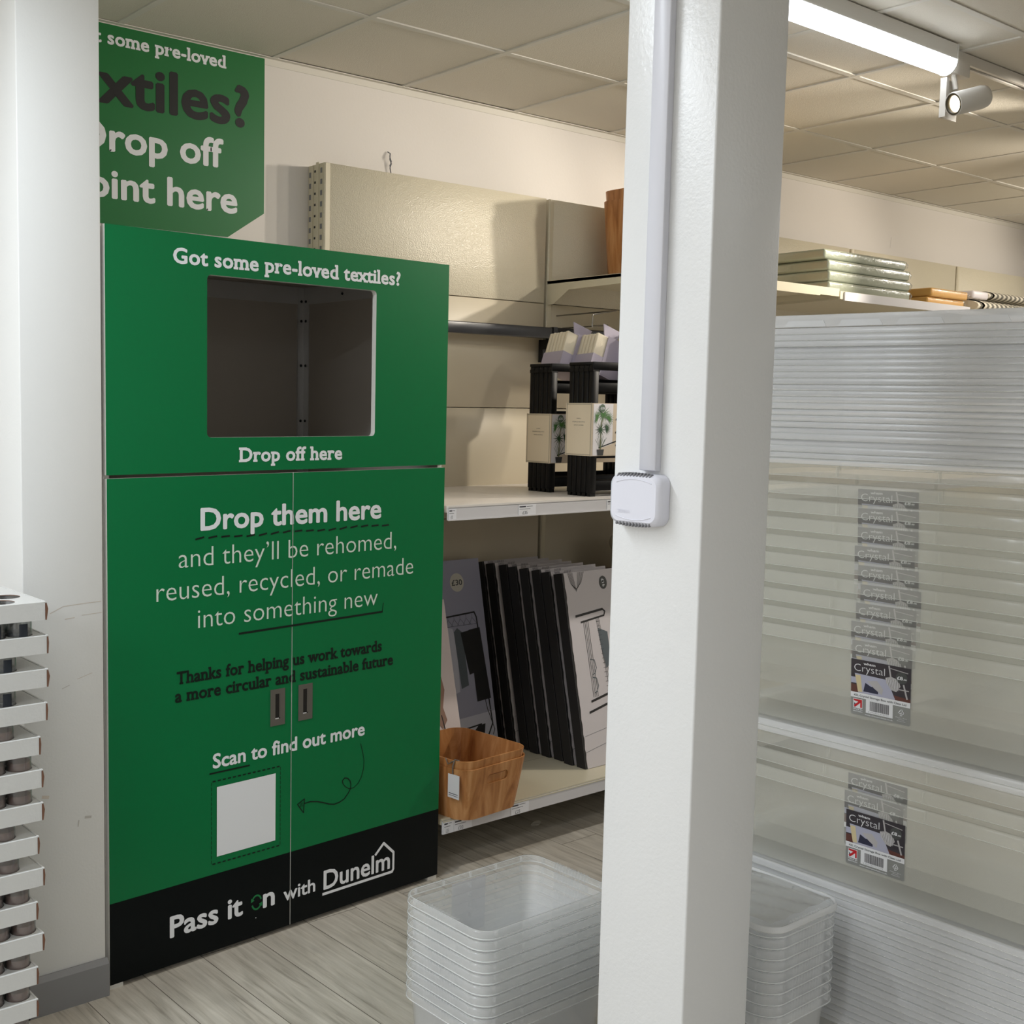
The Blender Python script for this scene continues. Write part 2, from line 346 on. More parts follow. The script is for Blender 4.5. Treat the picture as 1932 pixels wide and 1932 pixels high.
def slab_char(c, bold):
    """sans glyph with slab serifs added on its flat stem ends"""
    v0, f0 = glyphs(c, 0); vs, fs = glyphs(c, bold); vs = list(vs); fs = list(fs); cnt = {}
    for f in f0:
        for i in range(len(f)): cnt.setdefault(tuple(sorted((f[i], f[(i+1) % len(f)]))), []).append(f)
    t = .085
    if c in "-?,'.scegoCGS": return vs, fs
    for (a, b), ff in cnt.items():
        if len(ff) != 1: continue
        (x0, y0), (x1, y1) = v0[a], v0[b]
        if abs(y0-y1) > .012 or not (.03 < abs(x1-x0) < .34): continue
        cy = sum(v0[i][1] for i in ff[0])/len(ff[0]); up_ = cy > y0; y = (y0+y1)/2; x0, x1 = min(x0, x1), max(x0, x1); l = r = .075
        if up_ and (abs(y) < .04 or y < -.13):
            if c == 't': continue
            if c in 'uad' : l = -.02
            ya, yb = y-bold, y+t
        elif not up_ and y > .40:
            if c in 'tfTa': continue
            if c not in 'vwxyDI': r = -.01
            ya, yb = y-t, y+bold
        else: continue
        n = len(vs); vs += [(x0-l, ya), (x1+r, ya), (x1+r, yb), (x0-l, yb)]; fs.append((n, n+1, n+2, n+3))
    return vs, fs
def layout(txt, style, track=0):
    """returns 2-D verts, faces for a line; style 'sans'/'bold'/'slab'..."""
    bold = {'sans': -.009, 'light': -.006, 'bold': .018, 'heavy': .025, 'slab': .028, 'thin': -.012}[style]
    if style != 'slab' and not track: v, f = glyphs(txt, bold); return list(v), list(f)
    V = []; Fc = []; x = 0
    for c in txt:
        if c != ' ':
            v, f = slab_char(c, bold) if style == 'slab' else glyphs(c, bold)
            n = len(V); V += [(p[0]+x, p[1]) for p in v]; Fc += [tuple(i+n for i in g) for g in f]
        x += adv(c, bold)+(.02 if style == 'slab' else 0)+track
    return V, Fc
def text(mb, txt, x0, x1, z, cap, m, style='sans', y=-.0008, fit=None, clip=None, rot=0, X=None, capref=.727):
    """write txt so that it (or its ending fit) spans x0..x1 on baseline z with cap height cap, on a plane facing -y"""
    V, Fc = layout(txt, style)
    a, b = ext(V); 
    if fit: fa, fb = ext(layout(fit, style)[0]); wd = fb-fa
    else: wd = b-a
    sx = (x1-x0)/wd; sz = cap/capref
    P = [((p[0]-b)*sx+x1, p[1]*sz+z) for p in V]; lay = [y]*len(P)
    for i, f in enumerate(Fc):      # thickening strokes sit a hair proud so that no two faces share a plane
        if len(f) in (4, 6):
            for q in f: lay[q] = y-6e-6*(i % 13+1) if len(f) == 6 else y-9e-5
    bm = bmesh.new(); vv = [bm.verts.new((p[0], ly, p[1])) for p, ly in zip(P, lay)]
    for f in Fc:
        try: bm.faces.new([vv[i] for i in f])
        except ValueError: pass
    if clip:
        for co, no in (((clip[0], 0, 0), (-1, 0, 0)), ((clip[1], 0, 0), (1, 0, 0))):
            bmesh.ops.bisect_plane(bm, geom=list(bm.verts)+list(bm.edges)+list(bm.faces), plane_co=co, plane_no=no, clear_outer=True)
    if rot:
        cx, cz = (x0+x1)/2, z+cap/2; R = Matrix.Translation((cx, 0, cz)) @ Matrix.Rotation(rot, 4, 'Y') @ Matrix.Translation((-cx, 0, -cz)); bmesh.ops.transform(bm, matrix=R, verts=bm.verts)
    for f in bm.faces:
        f.normal_update()
        if f.normal.y > 0: f.normal_flip()
    old = mb.X
    if X is not None: mb.X = old @ X
    mb.frombm(bm, m); mb.X = old; bm.free()
def stroke(mb, pts, wdt, m, y=-.0008, clip=None, dash=None):
    """flat printed line through (x, z) points"""
    segs = []
    for i in range(len(pts)-1):
        a, b = Vector(pts[i]), Vector(pts[i+1])
        if dash:
            L = (b-a).length; n = max(1, round(L/dash[0])); d = (b-a)/n
            for k in range(n): segs.append((a+d*(k+.5-dash[1]/2), a+d*(k+.5+dash[1]/2)))
        else: segs.append((a, b))
    for j, (a, b) in enumerate(segs):
        if clip:
            if max(a.x, b.x) <= clip[0] or min(a.x, b.x) >= clip[1]: continue
            if abs(b.x-a.x) > 1e-6:
                def at(x): t = (x-a.x)/(b.x-a.x); return a+(b-a)*t
                a2, b2 = a, b
                if a.x < clip[0]: a2 = at(clip[0])
                if b.x < clip[0]: b2 = at(clip[0])
                if a.x > clip[1]: a2 = at(clip[1])
                if b.x > clip[1]: b2 = at(clip[1])
                a, b = a2, b2
        d = (b-a).normalized(); n = Vector((-d.y, d.x))*wdt/2; e = d*wdt*.25 if not dash else d*0
        yy = y-(j % 2)*.00003
        P = [a-n-e, b-n+e, b+n+e, a+n-e]; P = [(p.x, yy, p.y) for p in P]
        ar = (P[1][0]-P[0][0])*(P[2][2]-P[0][2])-(P[1][2]-P[0][2])*(P[2][0]-P[0][0])
        mb.add(P, [(0, 1, 2, 3) if ar > 0 else (3, 2, 1, 0)], m)
def shape(mb, pts, m, y=-.0008):
    ar = sum(pts[i][0]*pts[(i+1) % len(pts)][1]-pts[(i+1) % len(pts)][0]*pts[i][1] for i in range(len(pts)))
    if ar < 0: pts = pts[::-1]
    mb.plate([pts], y, None, m)

# ================================================================ the room
WY = 3.62
mb = MB(); mb.box(-3.2, 9.6, -4.2, WY+.1, -.1, 0, 'painted_wall'); fl = struct(mb, 'floor'); fl.data.materials.clear(); fl.data.materials.append(floor_mat())
mb = MB(); mb.box(-3.2, 9.6, -4.2, WY+.1, 2.803, 2.9, 'dark_void')
gx = [2.97+.6*k for k in range(-10, 12)]; gy = [3.05-.6*k for k in range(-1, 13)]
for x in gx: mb.box(x-.012, x+.012, -4.2, WY, 2.786, 2.803, 'ceiling_grid')
for y in gy:
    for x in gx[:-1]: mb.box(x+.012, x+.588, y-.012, y+.012, 2.7865, 2.803, 'ceiling_grid')
rt_ = random.Random(3)
for x in gx[:-1]:
    for y in gy:
        j = rt_.choice([0, 0, 0, .001, .002])
        y1 = min(y+.6-.0135, WY-.016)
        if y1-y > .05: mb.box(x+.0145, x+.5865, y+.0145, y1, 2.7895+j, 2.80+j, 'ceiling_tile')
struct(mb, 'ceiling')
mb = MB(); mb.box(-3.2, 9.6, WY, WY+.1, 0, 2.9, 'painted_wall'); wb = struct(mb, 'wall_back')
mb = MB(); mb.box(-3.3, -3.2, -4.2, WY, 0, 2.9, 'painted_wall'); struct(mb, 'wall_left')
mb = MB(); mb.box(9.6, 9.7, -4.2, WY, 0, 2.9, 'painted_wall'); struct(mb, 'wall_right')
mb = MB(); mb.box(-3.2, 9.6, -4.3, -4.2, 0, 2.9, 'painted_wall'); struct(mb, 'wall_front')
mb = MB(); mb.box(-3.2, 9.6, WY-.022, WY-.0005, 2.785, 2.788, 'ceiling_grid'); mb.box(-3.2, 9.6, WY-.003, WY-.0005, 2.762, 2.786, 'ceiling_grid'); struct(mb, 'trim_1')
# left column with its grey skirting
mb = MB(); mb.bbox(1.08, 1.294, 2.75, 3.2, 0, CEIL-.001, 'painted_column', .003); c = c2 = struct(mb, 'pillar')
tag(c, 'white painted square column at the left beside the green textile bank', 'column')
mb = MB()
for (x0, x1, y0, y1) in ((1.066, 1.297, 2.734, 2.7495), (1.064, 1.0795, 2.734, 3.2)):
    mb.box(x0, x1, y0, y1, 0, .088, 'baseboard_grey'); mb.add([(x0, y0, .088), (x1, y0, .088), (x1, y1, .088), (x0, y1, .088), (x0+.006, y0+.011, .1), (x1, y0+.011, .1), (x1, y1, .1), (x0+.006, y1, .1)], [(0, 1, 5, 4), (1, 2, 6, 5), (2, 3, 7, 6), (3, 0, 4, 7), (4, 5, 6, 7)], 'baseboard_grey')
struct(mb, 'baseboard_left')
# the near pillar
PX0, PX1, PY0, PY1 = 1.557, 1.736, 1.136, 1.315
mb = MB(); mb.bbox(PX0, PX1, PY0, PY1, 0, CEIL-.001, 'pillar_paint', .0035, 3); c = struct(mb, 'pillar')
tag(c, 'smooth white square pillar in the foreground carrying a small white sensor', 'column')

t = empty('wall_wire', (2.915, WY, 2.43)); tag(t, 'short twisted grey wire poking from the wall above the bare panel', 'wire')
mb = MB(); mb.tube([(-.012, -.004, .105), (-.004, -.012, .098), (-.008, -.014, .075), (.002, -.012, .06), (-.003, -.01, .045), (.010, -.008, .0), (.016, -.006, -.04)], .0022, 'vent_dark', 6); mb.tube([(-.004, -.010, .10), (-.010, -.016, .085), (.0, -.015, .068), (-.006, -.010, .05)], .0018, 'vent_dark', 6); mb.build('strand', t)
# scuffs and hairline marks as thin stains on the paint
def marks(o, sets, X):
    for P, w_, m in sets:
        mb = MB(); mb.X = X; stroke(mb, P, w_, m, -.0004)
        q = mb.build('scuff', o)
marks(wb, [([(5.42, 2.56), (5.44, 2.60), (5.45, 2.63)], .002, 'scuff_grey'), ([(4.66, 2.49), (4.74, 2.495), (4.80, 2.475)], .002, 'scuff_grey'), ([(4.72, 2.51), (4.79, 2.49), (4.84, 2.485)], .002, 'scuff_grey'), ([(6.62, 2.50), (6.63, 2.56)], .003, 'scuff_grey')], Matrix.Translation((0, WY, 0)))
marks(c2, [([(1.150, 1.03), (1.185, 1.045), (1.245, 1.048), (1.288, 1.049)], .0016, 'scuff_tan'), ([(1.19, 1.012), (1.215, 1.014)], .0018, 'scuff_tan'), ([(1.235, 1.018), (1.290, 1.02)], .0012, 'scuff_tan'), ([(1.222, .855), (1.262, .866)], .0012, 'scuff_tan'), ([(1.18, .835), (1.20, .842)], .0016, 'scuff_grey'), ([(1.125, .565), (1.14, .562)], .008, 'scuff_tan'), ([(1.24, .49), (1.255, .488)], .007, 'scuff_grey'), ([(1.22, .47), (1.222, .485)], .003, 'scuff_grey')], Matrix.Translation((0, 2.75, 0)))

# cable trunking and sensor on the pillar's left face
t = empty('cable_trunking', (PX0, 1.235, 1.453)); tag(t, 'white plastic cable trunking running down the pillar to the sensor', 'cable trunking')
mb = MB(); mb.box(-.013, -.0006, -.0165, .0165, 0, CEIL-1.455, 'trunk_white'); mb.build('channel', t)
mb = MB(); mb.bbox(-.0165, -.012, -.018, .0145, .0005, CEIL-1.455, 'trunk_white', .0012, 1); mb.build('cover', t)
t = empty('wall_sensor', (PX0, 1.250, 1.405)); tag(t, 'white rounded sensor box with vent slots on the foreground pillar', 'sensor')
mb = MB(); mb.X = Matrix.Rotation(-PI/2, 4, 'Z')   # build facing -y, turned to face -x
W_, H_ = .104, .084
def bulge(w, h, r, k):
    P = rr(w, h, r, seg=6); return [(x, z+k*(1-(2*x/w)**2)*(1 if z > 0 else -1)) for x, z in P]
lo = []
for y, w_, h_, r_ in ((-.0006, W_, H_-.004, .014), (-.018, W_, H_-.004, .016), (-.024, W_-.004, H_-.008, .015), (-.0275, W_-.014, H_-.016, .012)):
    lo.append([(x, y, z) for x, z in bulge(w_, h_, r_, .0045)])
mb.loft(lo[::-1], 'sensor_white', closed0=False); mb.add(lo[-1], [tuple(range(len(lo[-1])))], 'sensor_white')
ca = mb.build('casing', t)
mb = MB(); mb.X = Matrix.Rotation(-PI/2, 4, 'Z')
top = [(-.036+.0024*k*1.5, .0) for k in range(21)]
for sgn in (1, -1):
    P = [(-.036+.072*k/20, sgn*(.0275+.006*(1-(2*(k/20)-1)**2))) for k in range(21)]
    mb.tube([(x, -.0277, z) for x, z in P], .0008, 'sensor_white', 6)
    if sgn > 0: mb.build('face_ridge', t); mb = MB(); mb.X = Matrix.Rotation(-PI/2, 4, 'Z')
mb.build('face_ridge', t); mb = MB(); mb.X = Matrix.Rotation(-PI/2, 4, 'Z')
text(mb, 'SENSA', -.032, -.006, -.0225, .0055, 'sensor_white', 'bold', y=-.0281)
mb.build('embossed_lettering', t)
for sgn, nm in ((1, 'vent'), (-1, 'vent')):
    mb = MB(); mb.X = Matrix.Rotation(-PI/2, 4, 'Z')
    for k in range(11):
        x = -.034+.0066*k; z = sgn*(.0375+.0047*(1-(2*x/W_)**2))
        mb.X = Matrix.Rotation(-PI/2, 4, 'Z') @ Matrix.Translation((x, -.0245, z-sgn*.001)) @ Matrix.Rotation(.5, 4, 'Y')
        mb.box(-.0011, .0011, -.0022, .004, -.0035, .0035, 'vent_dark')
    mb.build(nm, t)

# ================================================================ wall sign
sg = empty('wall_sign', (0, WY, 0)); tag(sg, 'green printed wall sign with white and black words, above the textile bank', 'sign')
mb = MB(); mb.plate([[(1.13, 2.782), (2.338, 2.782), (2.338, 2.241), (2.187, 2.144), (1.28, 2.144), (1.13, 2.241)]], -.004, -.0006, 'sign_green', 'ink_white')
mb.build('panel', sg)
mb = MB(); yy = -.0048
text(mb, 'Got some pre-loved', 1.73, 2.179, 2.7205, .043, 'ink_white', 'slab', yy, fit='some pre-loved')
mb.build('lettering', sg)
mb = MB(); text(mb, 'textiles?', 1.697, 2.273, 2.534, .142, 'ink_dark', 'heavy', yy, fit='xtiles?'); mb.build('lettering', sg)
mb = MB(); text(mb, 'Drop off', 1.734, 2.168, 2.3815, .098, 'ink_white', 'heavy', yy, fit='rop off'); mb.build('lettering', sg)
mb = MB(); text(mb, 'point here', 1.741, 2.226, 2.230, .096, 'ink_white', 'heavy', yy, fit='int here'); mb.build('lettering', sg)

# ================================================================ textile bank
A = math.radians(3.013)
BK = empty('textile_bank', (1.307, 2.755, 0), A)
tag(BK, 'tall green and black textile donation bank with square drop opening and two doors', 'donation bank')
BW, BD, BH = 1.215, .735, 2.003
def inner(o): return o
# upper front panel
mb = MB(); hole = [(x, z) for x, z in rr(.605, .436, .012, .608, 1.683, 3)][::-1]
mb.plate([[(0, 1.371), (BW, 1.371), (BW, BH), (0, BH)], hole], 0, .018, 'bank_green', 'white_laminate', 'inner_grey')
text(mb, 'Got some pre-loved textiles?', .199, 1.006, 1.9235, .041, 'ink_white', 'slab')
text(mb, 'Drop off here', .410, .782, 1.3975, .040, 'ink_white', 'slab')
mb.build('front_panel', BK)
# doors
def door_art(mb, clip):
    text(mb, 'Drop them here', .284, .941, 1.214, .062, 'ink_white', 'heavy', clip=clip)
    for k in range(17):
        x = .269+.0423*k; stroke(mb, [(x, 1.1895+.002*math.sin(k)), (x+.026, 1.1925+.002*math.sin(k+1))], .005, 'ink_black', clip=clip)
    text(mb, 'and they\u2019ll be rehomed,', .215, 1.005, 1.115, .057, 'ink_pale', 'sans', clip=clip)
    text(mb, 'reused, recycled, or remade', .146, 1.079, 1.0295, .057, 'ink_pale', 'sans', clip=clip)
    text(mb, 'into something new', .276, .931, .9445, .057, 'ink_pale', 'sans', clip=clip)
    stroke(mb, [(.413, .914), (.951, .921)], .006, 'ink_black', clip=clip); stroke(mb, [(.951, .921), (.955, .948)], .0025, 'ink_black', clip=clip)
    text(mb, 'Thanks for helping us work towards', .208, .951, .7985, .035, 'ink_black', 'slab', clip=clip)
    text(mb, 'a more circular and sustainable future', .203, .999, .749, .035, 'ink_black', 'slab', clip=clip)
    text(mb, 'Scan to find out more', .325, .885, .543, .042, 'ink_white', 'heavy', clip=clip)
    stroke(mb, [(.315, .529), (.45, .5285)], .0045, 'ink_black', clip=clip)
    text(mb, 'Pass it', .185, .429, .0935, .061, 'ink_white', 'heavy', clip=clip)
    text(mb, 'n', .500, .543, .0935, .061, 'ink_white', 'heavy', clip=clip)
    text(mb, 'with', .575, .695, .093, .043, 'ink_white', 'bold', clip=clip)
    text(mb, 'Dunelm', .727, .999, .0885, .061, 'ink_white', 'bold', clip=clip)
    stroke(mb, [(.725, .0745), (1.008, .0745), (1.0135, .082), (1.0135, .1375), (.971, .177), (.937, .147)], .0085, 'ink_white', clip=clip)
    for a0 in (20, 200):   # two curved arrows standing for the O
        P = [(.4775+.0165*math.cos(math.radians(a0+k*14)), .116+.0205*math.sin(math.radians(a0+k*14))) for k in range(10)]
        stroke(mb, P, .0052, 'ink_green', clip=clip)
        e = P[-1]; d = Vector(P[-1])-Vector(P[-2]); d.normalize(); n = Vector((-d.y, d.x))
        if clip[0] < e[0] < clip[1]: shape(mb, [tuple(Vector(e)+n*.0075), tuple(Vector(e)-n*.0075), tuple(Vector(e)+d*.011)], 'ink_green', -.0009)
    if clip[0] < .4:
        shape(mb, [(.339, .487), (.5435, .487), (.5435, .286), (.339, .286)], 'ink_white')     # blank card
        for a, b in (((.321, .505), (.561, .505)), ((.321, .267), (.561, .267))): stroke(mb, [a, b], .004, 'ink_black', dash=(.0172, .6))
        for a, b in (((.321, .505), (.321, .267)), ((.561, .505), (.561, .267))): stroke(mb, [a, b], .0016, 'ink_black', dash=(.014, .7))
        shape(mb, circ(.475, .070, .0017, 8), 'ink_white')
    else:
        C = [(.869, .517), (.878, .49), (.884, .459), (.882, .435), (.875, .412), (.861, .393), (.843, .383), (.824, .384), (.808, .394), (.799, .406), (.798, .414), (.806, .421), (.818, .418), (.828, .408), (.832, .397), (.830, .383), (.822, .371), (.806, .356), (.787, .349), (.766, .347), (.746, .352), (.722, .362), (.698, .370), (.672, .375), (.651, .374)]
        for i in range(len(C)-1): stroke(mb, C[i:i+2], .0022 if i < 9 else .0034, 'ink_black')
        stroke(mb, [(.625, .3765), (.651, .388), (.6475, .346), (.625, .3765)], .003, 'ink_black')
        for k in range(3): stroke(mb, [(.633+.005*k, .381-.001*k), (.637+.004*k, .366)], .0016, 'ink_black')
        text(mb, 'wham', 0, .001, 0, .0001, 'ink_black') if False else None
def door(x0, x1, hx, clip):
    mb = MB(); Z = .237
    mb.add([(x0, 0, .014), (x1, 0, .014), (x1, 0, Z), (x0, 0, Z)], [(0, 1, 2, 3)], 'bank_black')
    mb.add([(x0, 0, Z), (x1, 0, Z), (x1, 0, 1.362), (x0, 0, 1.362)], [(0, 1, 2, 3)], 'bank_green')
    mb.box(x0, x1, .0002, .018, .014, 1.362, 'white_laminate')
    door_art(mb, clip); d = mb.build('door', BK)
    # recessed pull handle
    mb = MB(); cx = hx+.026
    mb.plate([[(hx, .629), (hx+.052, .629), (hx+.052, .736), (hx, .736)], [(cx-.009, .648), (cx-.009, .722), (cx+.009, .722), (cx+.009, .648)]], -.002, 0, 'handle_steel')
    mb.box(cx-.009, cx+.009, -.0012, -.0006, .648, .722, 'handle_dark'); mb.box(cx+.0055, cx+.009, -.0016, -.0006, .652, .722, 'handle_steel'); mb.box(cx-.009, cx+.004, -.0016, -.0008, .648, .651, 'strip_white')
    mb.build('handle', d)
door(.0015, .5985, .523, (.0015, .5985)); door(.6015, BW-.003, .625, (.6015, BW-.003))
# carcass
mb = MB(); mb.box(0, .018, .0185, BD, .012, BH-.004, 'white_laminate', fx1='inner_grey'); mb.build('side_panel', BK)
mb = MB(); mb.box(BW-.018, BW, .0185, BD, .012, BH-.004, 'white_laminate', fx0='inner_grey'); mb.build('side_panel', BK)
mb = MB(); mb.box(.018, BW-.018, BD-.012, BD, .012, BH-.004, 'inner_grey'); mb.build('back_panel', BK)
mb = MB(); mb.box(.018, BW-.018, .0185, BD-.012, BH-.022, BH-.004, 'white_laminate', fz0='inner_grey'); mb.build('top_panel', BK)
mb = MB(); mb.box(.018, BW-.018, .0185, BD-.012, 1.28, 1.30, 'inner_grey'); mb.build('inner_shelf', BK)
ix, iy = BW-.018, BD-.012
mb = MB(); mb.box(ix-.032, ix-.0005, iy-.003, iy-.0005, 1.30, 1.98, 'aluminium'); mb.box(ix-.003, ix-.0006, iy-.032, iy-.003, 1.30, 1.98, 'aluminium')
mb.box(ix-.032, ix-.029, iy-.006, iy-.003, 1.30, 1.98, 'aluminium'); post = mb.build('corner_post', BK)
for z in (1.50, 1.70, 1.86, 1.93):
    for (a, b_, ax) in ((ix-.016, iy-.004, 'y'), (ix-.004, iy-.016, 'x')):
        mb = MB(); R = Matrix.Rotation(PI/2, 4, 'X') if ax == 'y' else Matrix.Rotation(-PI/2, 4, 'Y')
        mb.X = Matrix.Translation((a, b_, z)) @ R; mb.lathe([(.005, 0), (.005, .002), (.003, .0035)], 'bolt_black', 10, cap1=True); mb.build('bolt', post)
mb = MB(); mb.box(.018, ix-.032, iy-.004, iy-.0005, 1.92, 1.98, 'aluminium')
mb.X = Matrix.Translation((.62, iy-.005, 1.945)) @ Matrix.Rotation(PI/2, 4, 'X'); mb.lathe([(.005, 0), (.004, .003)], 'bolt_black', 10, cap1=True); mb.X = I4.copy(); mb.build('top_rail', BK)
mb = MB(); mb.box(ix-.004, ix-.0005, .019, iy-.032, 1.92, 1.98, 'aluminium')
mb.X = Matrix.Translation((ix-.005, .5, 1.945)) @ Matrix.Rotation(-PI/2, 4, 'Y'); mb.lathe([(.005, 0), (.004, .003)], 'bolt_black', 10, cap1=True); mb.X = I4.copy(); mb.build('top_rail', BK)
mb = MB(); mb.box(.02, BW-.02, .06, BD-.02, .012, .03, 'white_laminate'); mb.build('base_panel', BK)
for x in (.003, BW-.043):
    for y in (.004, BD-.06): mb = MB(); mb.box(x, x+.04, y, y+.04, 0, .0125, 'white_laminate'); mb.build('foot', BK)

# ================================================================ gondola shelving along the wall
PYF, SYF = 3.52, 2.82     # face of back panels, front of shelves
ZS = (.155, .66, 1.108, 1.556, 1.998, 2.435)
def ticket(par, x0, x1, z0, z1, y, price, extra=True):
    mb = MB(); mb.box(x0, x1, -.0012, 0, z0, z1, 'ticket'); h = z1-z0; w_ = x1-x0
    mb.box(x0+w_*.04, x0+w_*.4, -.0016, -.0012, z1-h*.22, z1-h*.10, 'ticket_ink'); mb.box(x0+w_*.45, x0+w_*.8, -.0014, -.0012, z1-h*.17, z1-h*.13, 'ticket_ink')
    mb.box(x0+w_*.04, x0+w_*.66, -.0014, -.0012, z1-h*.42, z1-h*.38, 'ticket_ink')
    text(mb, price, x0+w_*.22, x0+w_*.50, z0+h*.08, h*.34, 'ticket_ink', 'sans', y=-.0018)
    o = mb.build('price_ticket', par, (0, y, 0)); return o
def bay(n, x0, x1, label, shelves, lastpost=False):
    B = empty('shelving_bay', (x0, PYF, 0)); tag(B, label, 'shelving', 'wall shelving bays'); W = x1-x0
    up = MB(); up.box(.004, .036, .004, .098, 0, 2.432, 'shelf_cream'); up.box(.010, .03, -.0015, .004, 0, 2.432, 'shelf_cream')
    if n == 0:
        for k in range(60):
            z = 2.42-.04*k; 
            if z < 1.9: break
            up.box(.0025, .0045, .012, .022, z-.022, z-.004, 'vent_dark'); up.box(.0025, .0045, .052, .060, z-.016, z-.008, 'bolt_black'); up.box(.0025, .0045, .078, .092, z-.03, z-.012, 'vent_dark')
        up.box(.0, .004, .030, .046, 0, 2.438, 'shelf_cream'); up.box(.0, .004, .066, .076, 0, 2.43, 'shelf_cream')
    up.build('upright', B)
    for k in range(5):
        mb = MB(); m = 'woven_cream_metal' if k == 4 else 'panel_cream'
        a = .005; mb.bbox(a, W-.012, 0, .014, ZS[k]+.0015, ZS[k+1]-.0015, m, .0015, 1); mb.build('back_panel', B)
    for (kind, z, d, zf) in shelves:
        y0 = -(PYF-d); mb = MB()
        if kind == 'base':
            mb.box(0.002, W-.002, y0, .0, z-.018, z, 'shelf_cream'); mb.box(.002, W-.002, y0+.30, y0+.3015, z, z+.0006, 'sleeve_edge')
            mb.box(.002, W-.002, y0-.004, y0+.003, z-.003, z+.002, 'shelf_cream'); s_ = mb.build('shelf', B)
            mb = MB(); mb.box(.001, W-.001, y0-.010, y0-.004, z-.047, z-.004, 'strip_white'); mb.box(.001, W-.001, y0-.012, y0-.009, z-.006, z-.003, 'shelf_cream'); mb.build('price_strip', s_)
            mb = MB(); mb.box(.01, W-.01, y0+.56, y0+.575, 0, z-.018, 'dark_void'); mb.build('gap_shade', B)  # dark sheet: shade in the open gap under the base shelf, as colour
            for xx in (.03, W-.07):
                mb = MB(); mb.box(xx, xx+.035, y0+.30, y0+.34, 0, z-.018, 'rail_black'); mb.build('leg', B)
        elif kind == 'mid':
            mb.box(0.002, W-.002, y0, .0, z-.022, z, 'shelf_white'); s_ = mb.build('shelf', B)
            mb = MB(); mb.box(.001, W-.001, y0-.006, y0-.0004, z-.046, z-.005, 'strip_white'); mb.box(.001, W-.001, y0-.009, y0-.006, z-.048, z-.044, 'strip_white'); mb.box(.001, W-.001, y0-.008, y0-.0005, z-.005, z+.001, 'shelf_white'); mb.build('price_strip', s_)
        else:
            mb.box(0.004, W-.004, y0, .0, z-.014, z, 'shelf_cream'); mb.box(.004, W-.004, y0, y0+.012, z-.034, z-.014, 'shelf_cream'); s_ = mb.build('shelf', B)
            # sloping side brackets
            for xx in (.004, W-.007):
                mb = MB(); mb.plate([[(0, z-.10), (-.035, z-.10), (-.12, z-.045), (y0+.01, z-.036), (y0+.01, z-.002), (0, z-.002)][::-1]], xx, xx+.003, 'shelf_cream', X=Matrix.Rotation(PI/2, 4, 'Z') @ Matrix.Scale(-1, 4, (0, 1, 0))); mb.build('bracket', s_)
            xs = (.0, W-.165) if n == 1 else (.03, W-.002)
            mb = MB(); mb.box(xs[0], xs[1], y0-.008, y0-.0004, z-.040, z-.002, 'strip_white' if n != 1 else 'shelf_cream'); mb.build('price_strip', s_)  # yellow lamplight on the second bay's strip is put into its cream colour
        if kind == 'mid' and n == 0:
            ticket(s_, 2.534-x0, 2.566-x0, z-.045, z-.010, y0-.0062, '\u00a335'); ticket(s_, 2.85-x0, 2.933-x0, z-.044, z-.010, y0-.0062, '\u00a335'); ticket(s_, 3.299-x0, 3.38-x0, z-.045, z-.010, y0-.0062, '\u00a335')
        if kind == 'base' and n == 0:
            ticket(s_, 2.534-x0, 2.577-x0, z-.046, z-.006, y0-.0102, '\u00a335'); ticket(s_, 2.580-x0, 2.660-x0, z-.046, z-.008, y0-.0102, '\u00a330'); ticket(s_, 2.845-x0, 2.931-x0, z-.046, z-.008, y0-.0102, '\u00a325')
    return B
b0 = bay(0, 2.53, 3.70, 'cream metal shelving bay with bare back panels directly right of the textile bank', [('base', .195, SYF, 0), ('mid', 1.237, SYF, 0)])
b1 = bay(1, 3.70, 4.87, 'cream metal shelving bay holding the tall wooden basket, mostly behind the pillar', [('base', .195, SYF, 0), ('mid', 1.237, SYF, 0), ('top', 2.094, 2.88, 0)])
b2 = bay(2, 4.87, 6.04, 'cream metal shelving bay whose high shelf carries the green wrapped cushions', [('base', .195, SYF, 0), ('mid', 1.237, SYF, 0), ('top', 2.084, 2.88, 0)])
b3 = bay(3, 6.04, 7.21, 'cream metal shelving bay with striped cushions at the right edge of the photo', [('base', .195, SYF, 0), ('mid', 1.237, SYF, 0), ('top', 2.070, 2.90, 0)])
b4 = bay(4, 7.21, 8.38, 'farthest cream shelving bay, only its top panel showing right of the seam', [('base', .195, SYF, 0)])
# charcoal hanging rail
t = empty('hanging_rail', (2.53, 3.45, 1.87)); tag(t, 'charcoal metal rail fixed across the bare cream back panels', 'rail')
mb = MB(); mb.bbox(0, 1.128, -.012, .012, -.024, .022, 'rail_charcoal', .004); mb.build('bar', t)
mb = MB(); mb.box(1.13, 1.155, -.014, .03, -.028, .024, 'rail_black'); mb.box(1.13, 1.152, .0, .069, -.066, -.026, 'rail_black'); mb.box(1.13, 1.152, .045, .069, -.12, -.066, 'rail_black'); mb.build('bracket', t)
mb = MB(); mb.bbox(1.16, 2.32, -.006, .03, -.034, .024, 'rail_black', .004); mb.build('bar', t)
# debris on floor
for (x, y) in ((3.16, 2.99),):
    mb = MB(); r_ = random.Random(5); P = [(.035*math.cos(a)*(r_.uniform(.5, 1)), .014*math.sin(a)*(r_.uniform(.4, 1.2)), .001+r_.uniform(0, .006)) for a in [k*.7 for k in range(9)]]
    mb.add(P+[(p[0]*.9, p[1]*.9, .0003) for p in P], [tuple(range(9)), tuple(range(17, 8, -1))]+[(i, (i+1) % 9, 9+(i+1) % 9, 9+i) for i in range(9)], 'debris'); o = mb.build('paper_scrap', None, (x, y, 0))
    tag(o, 'small torn scrap of paper on the floor under the bottom shelf', 'scrap')

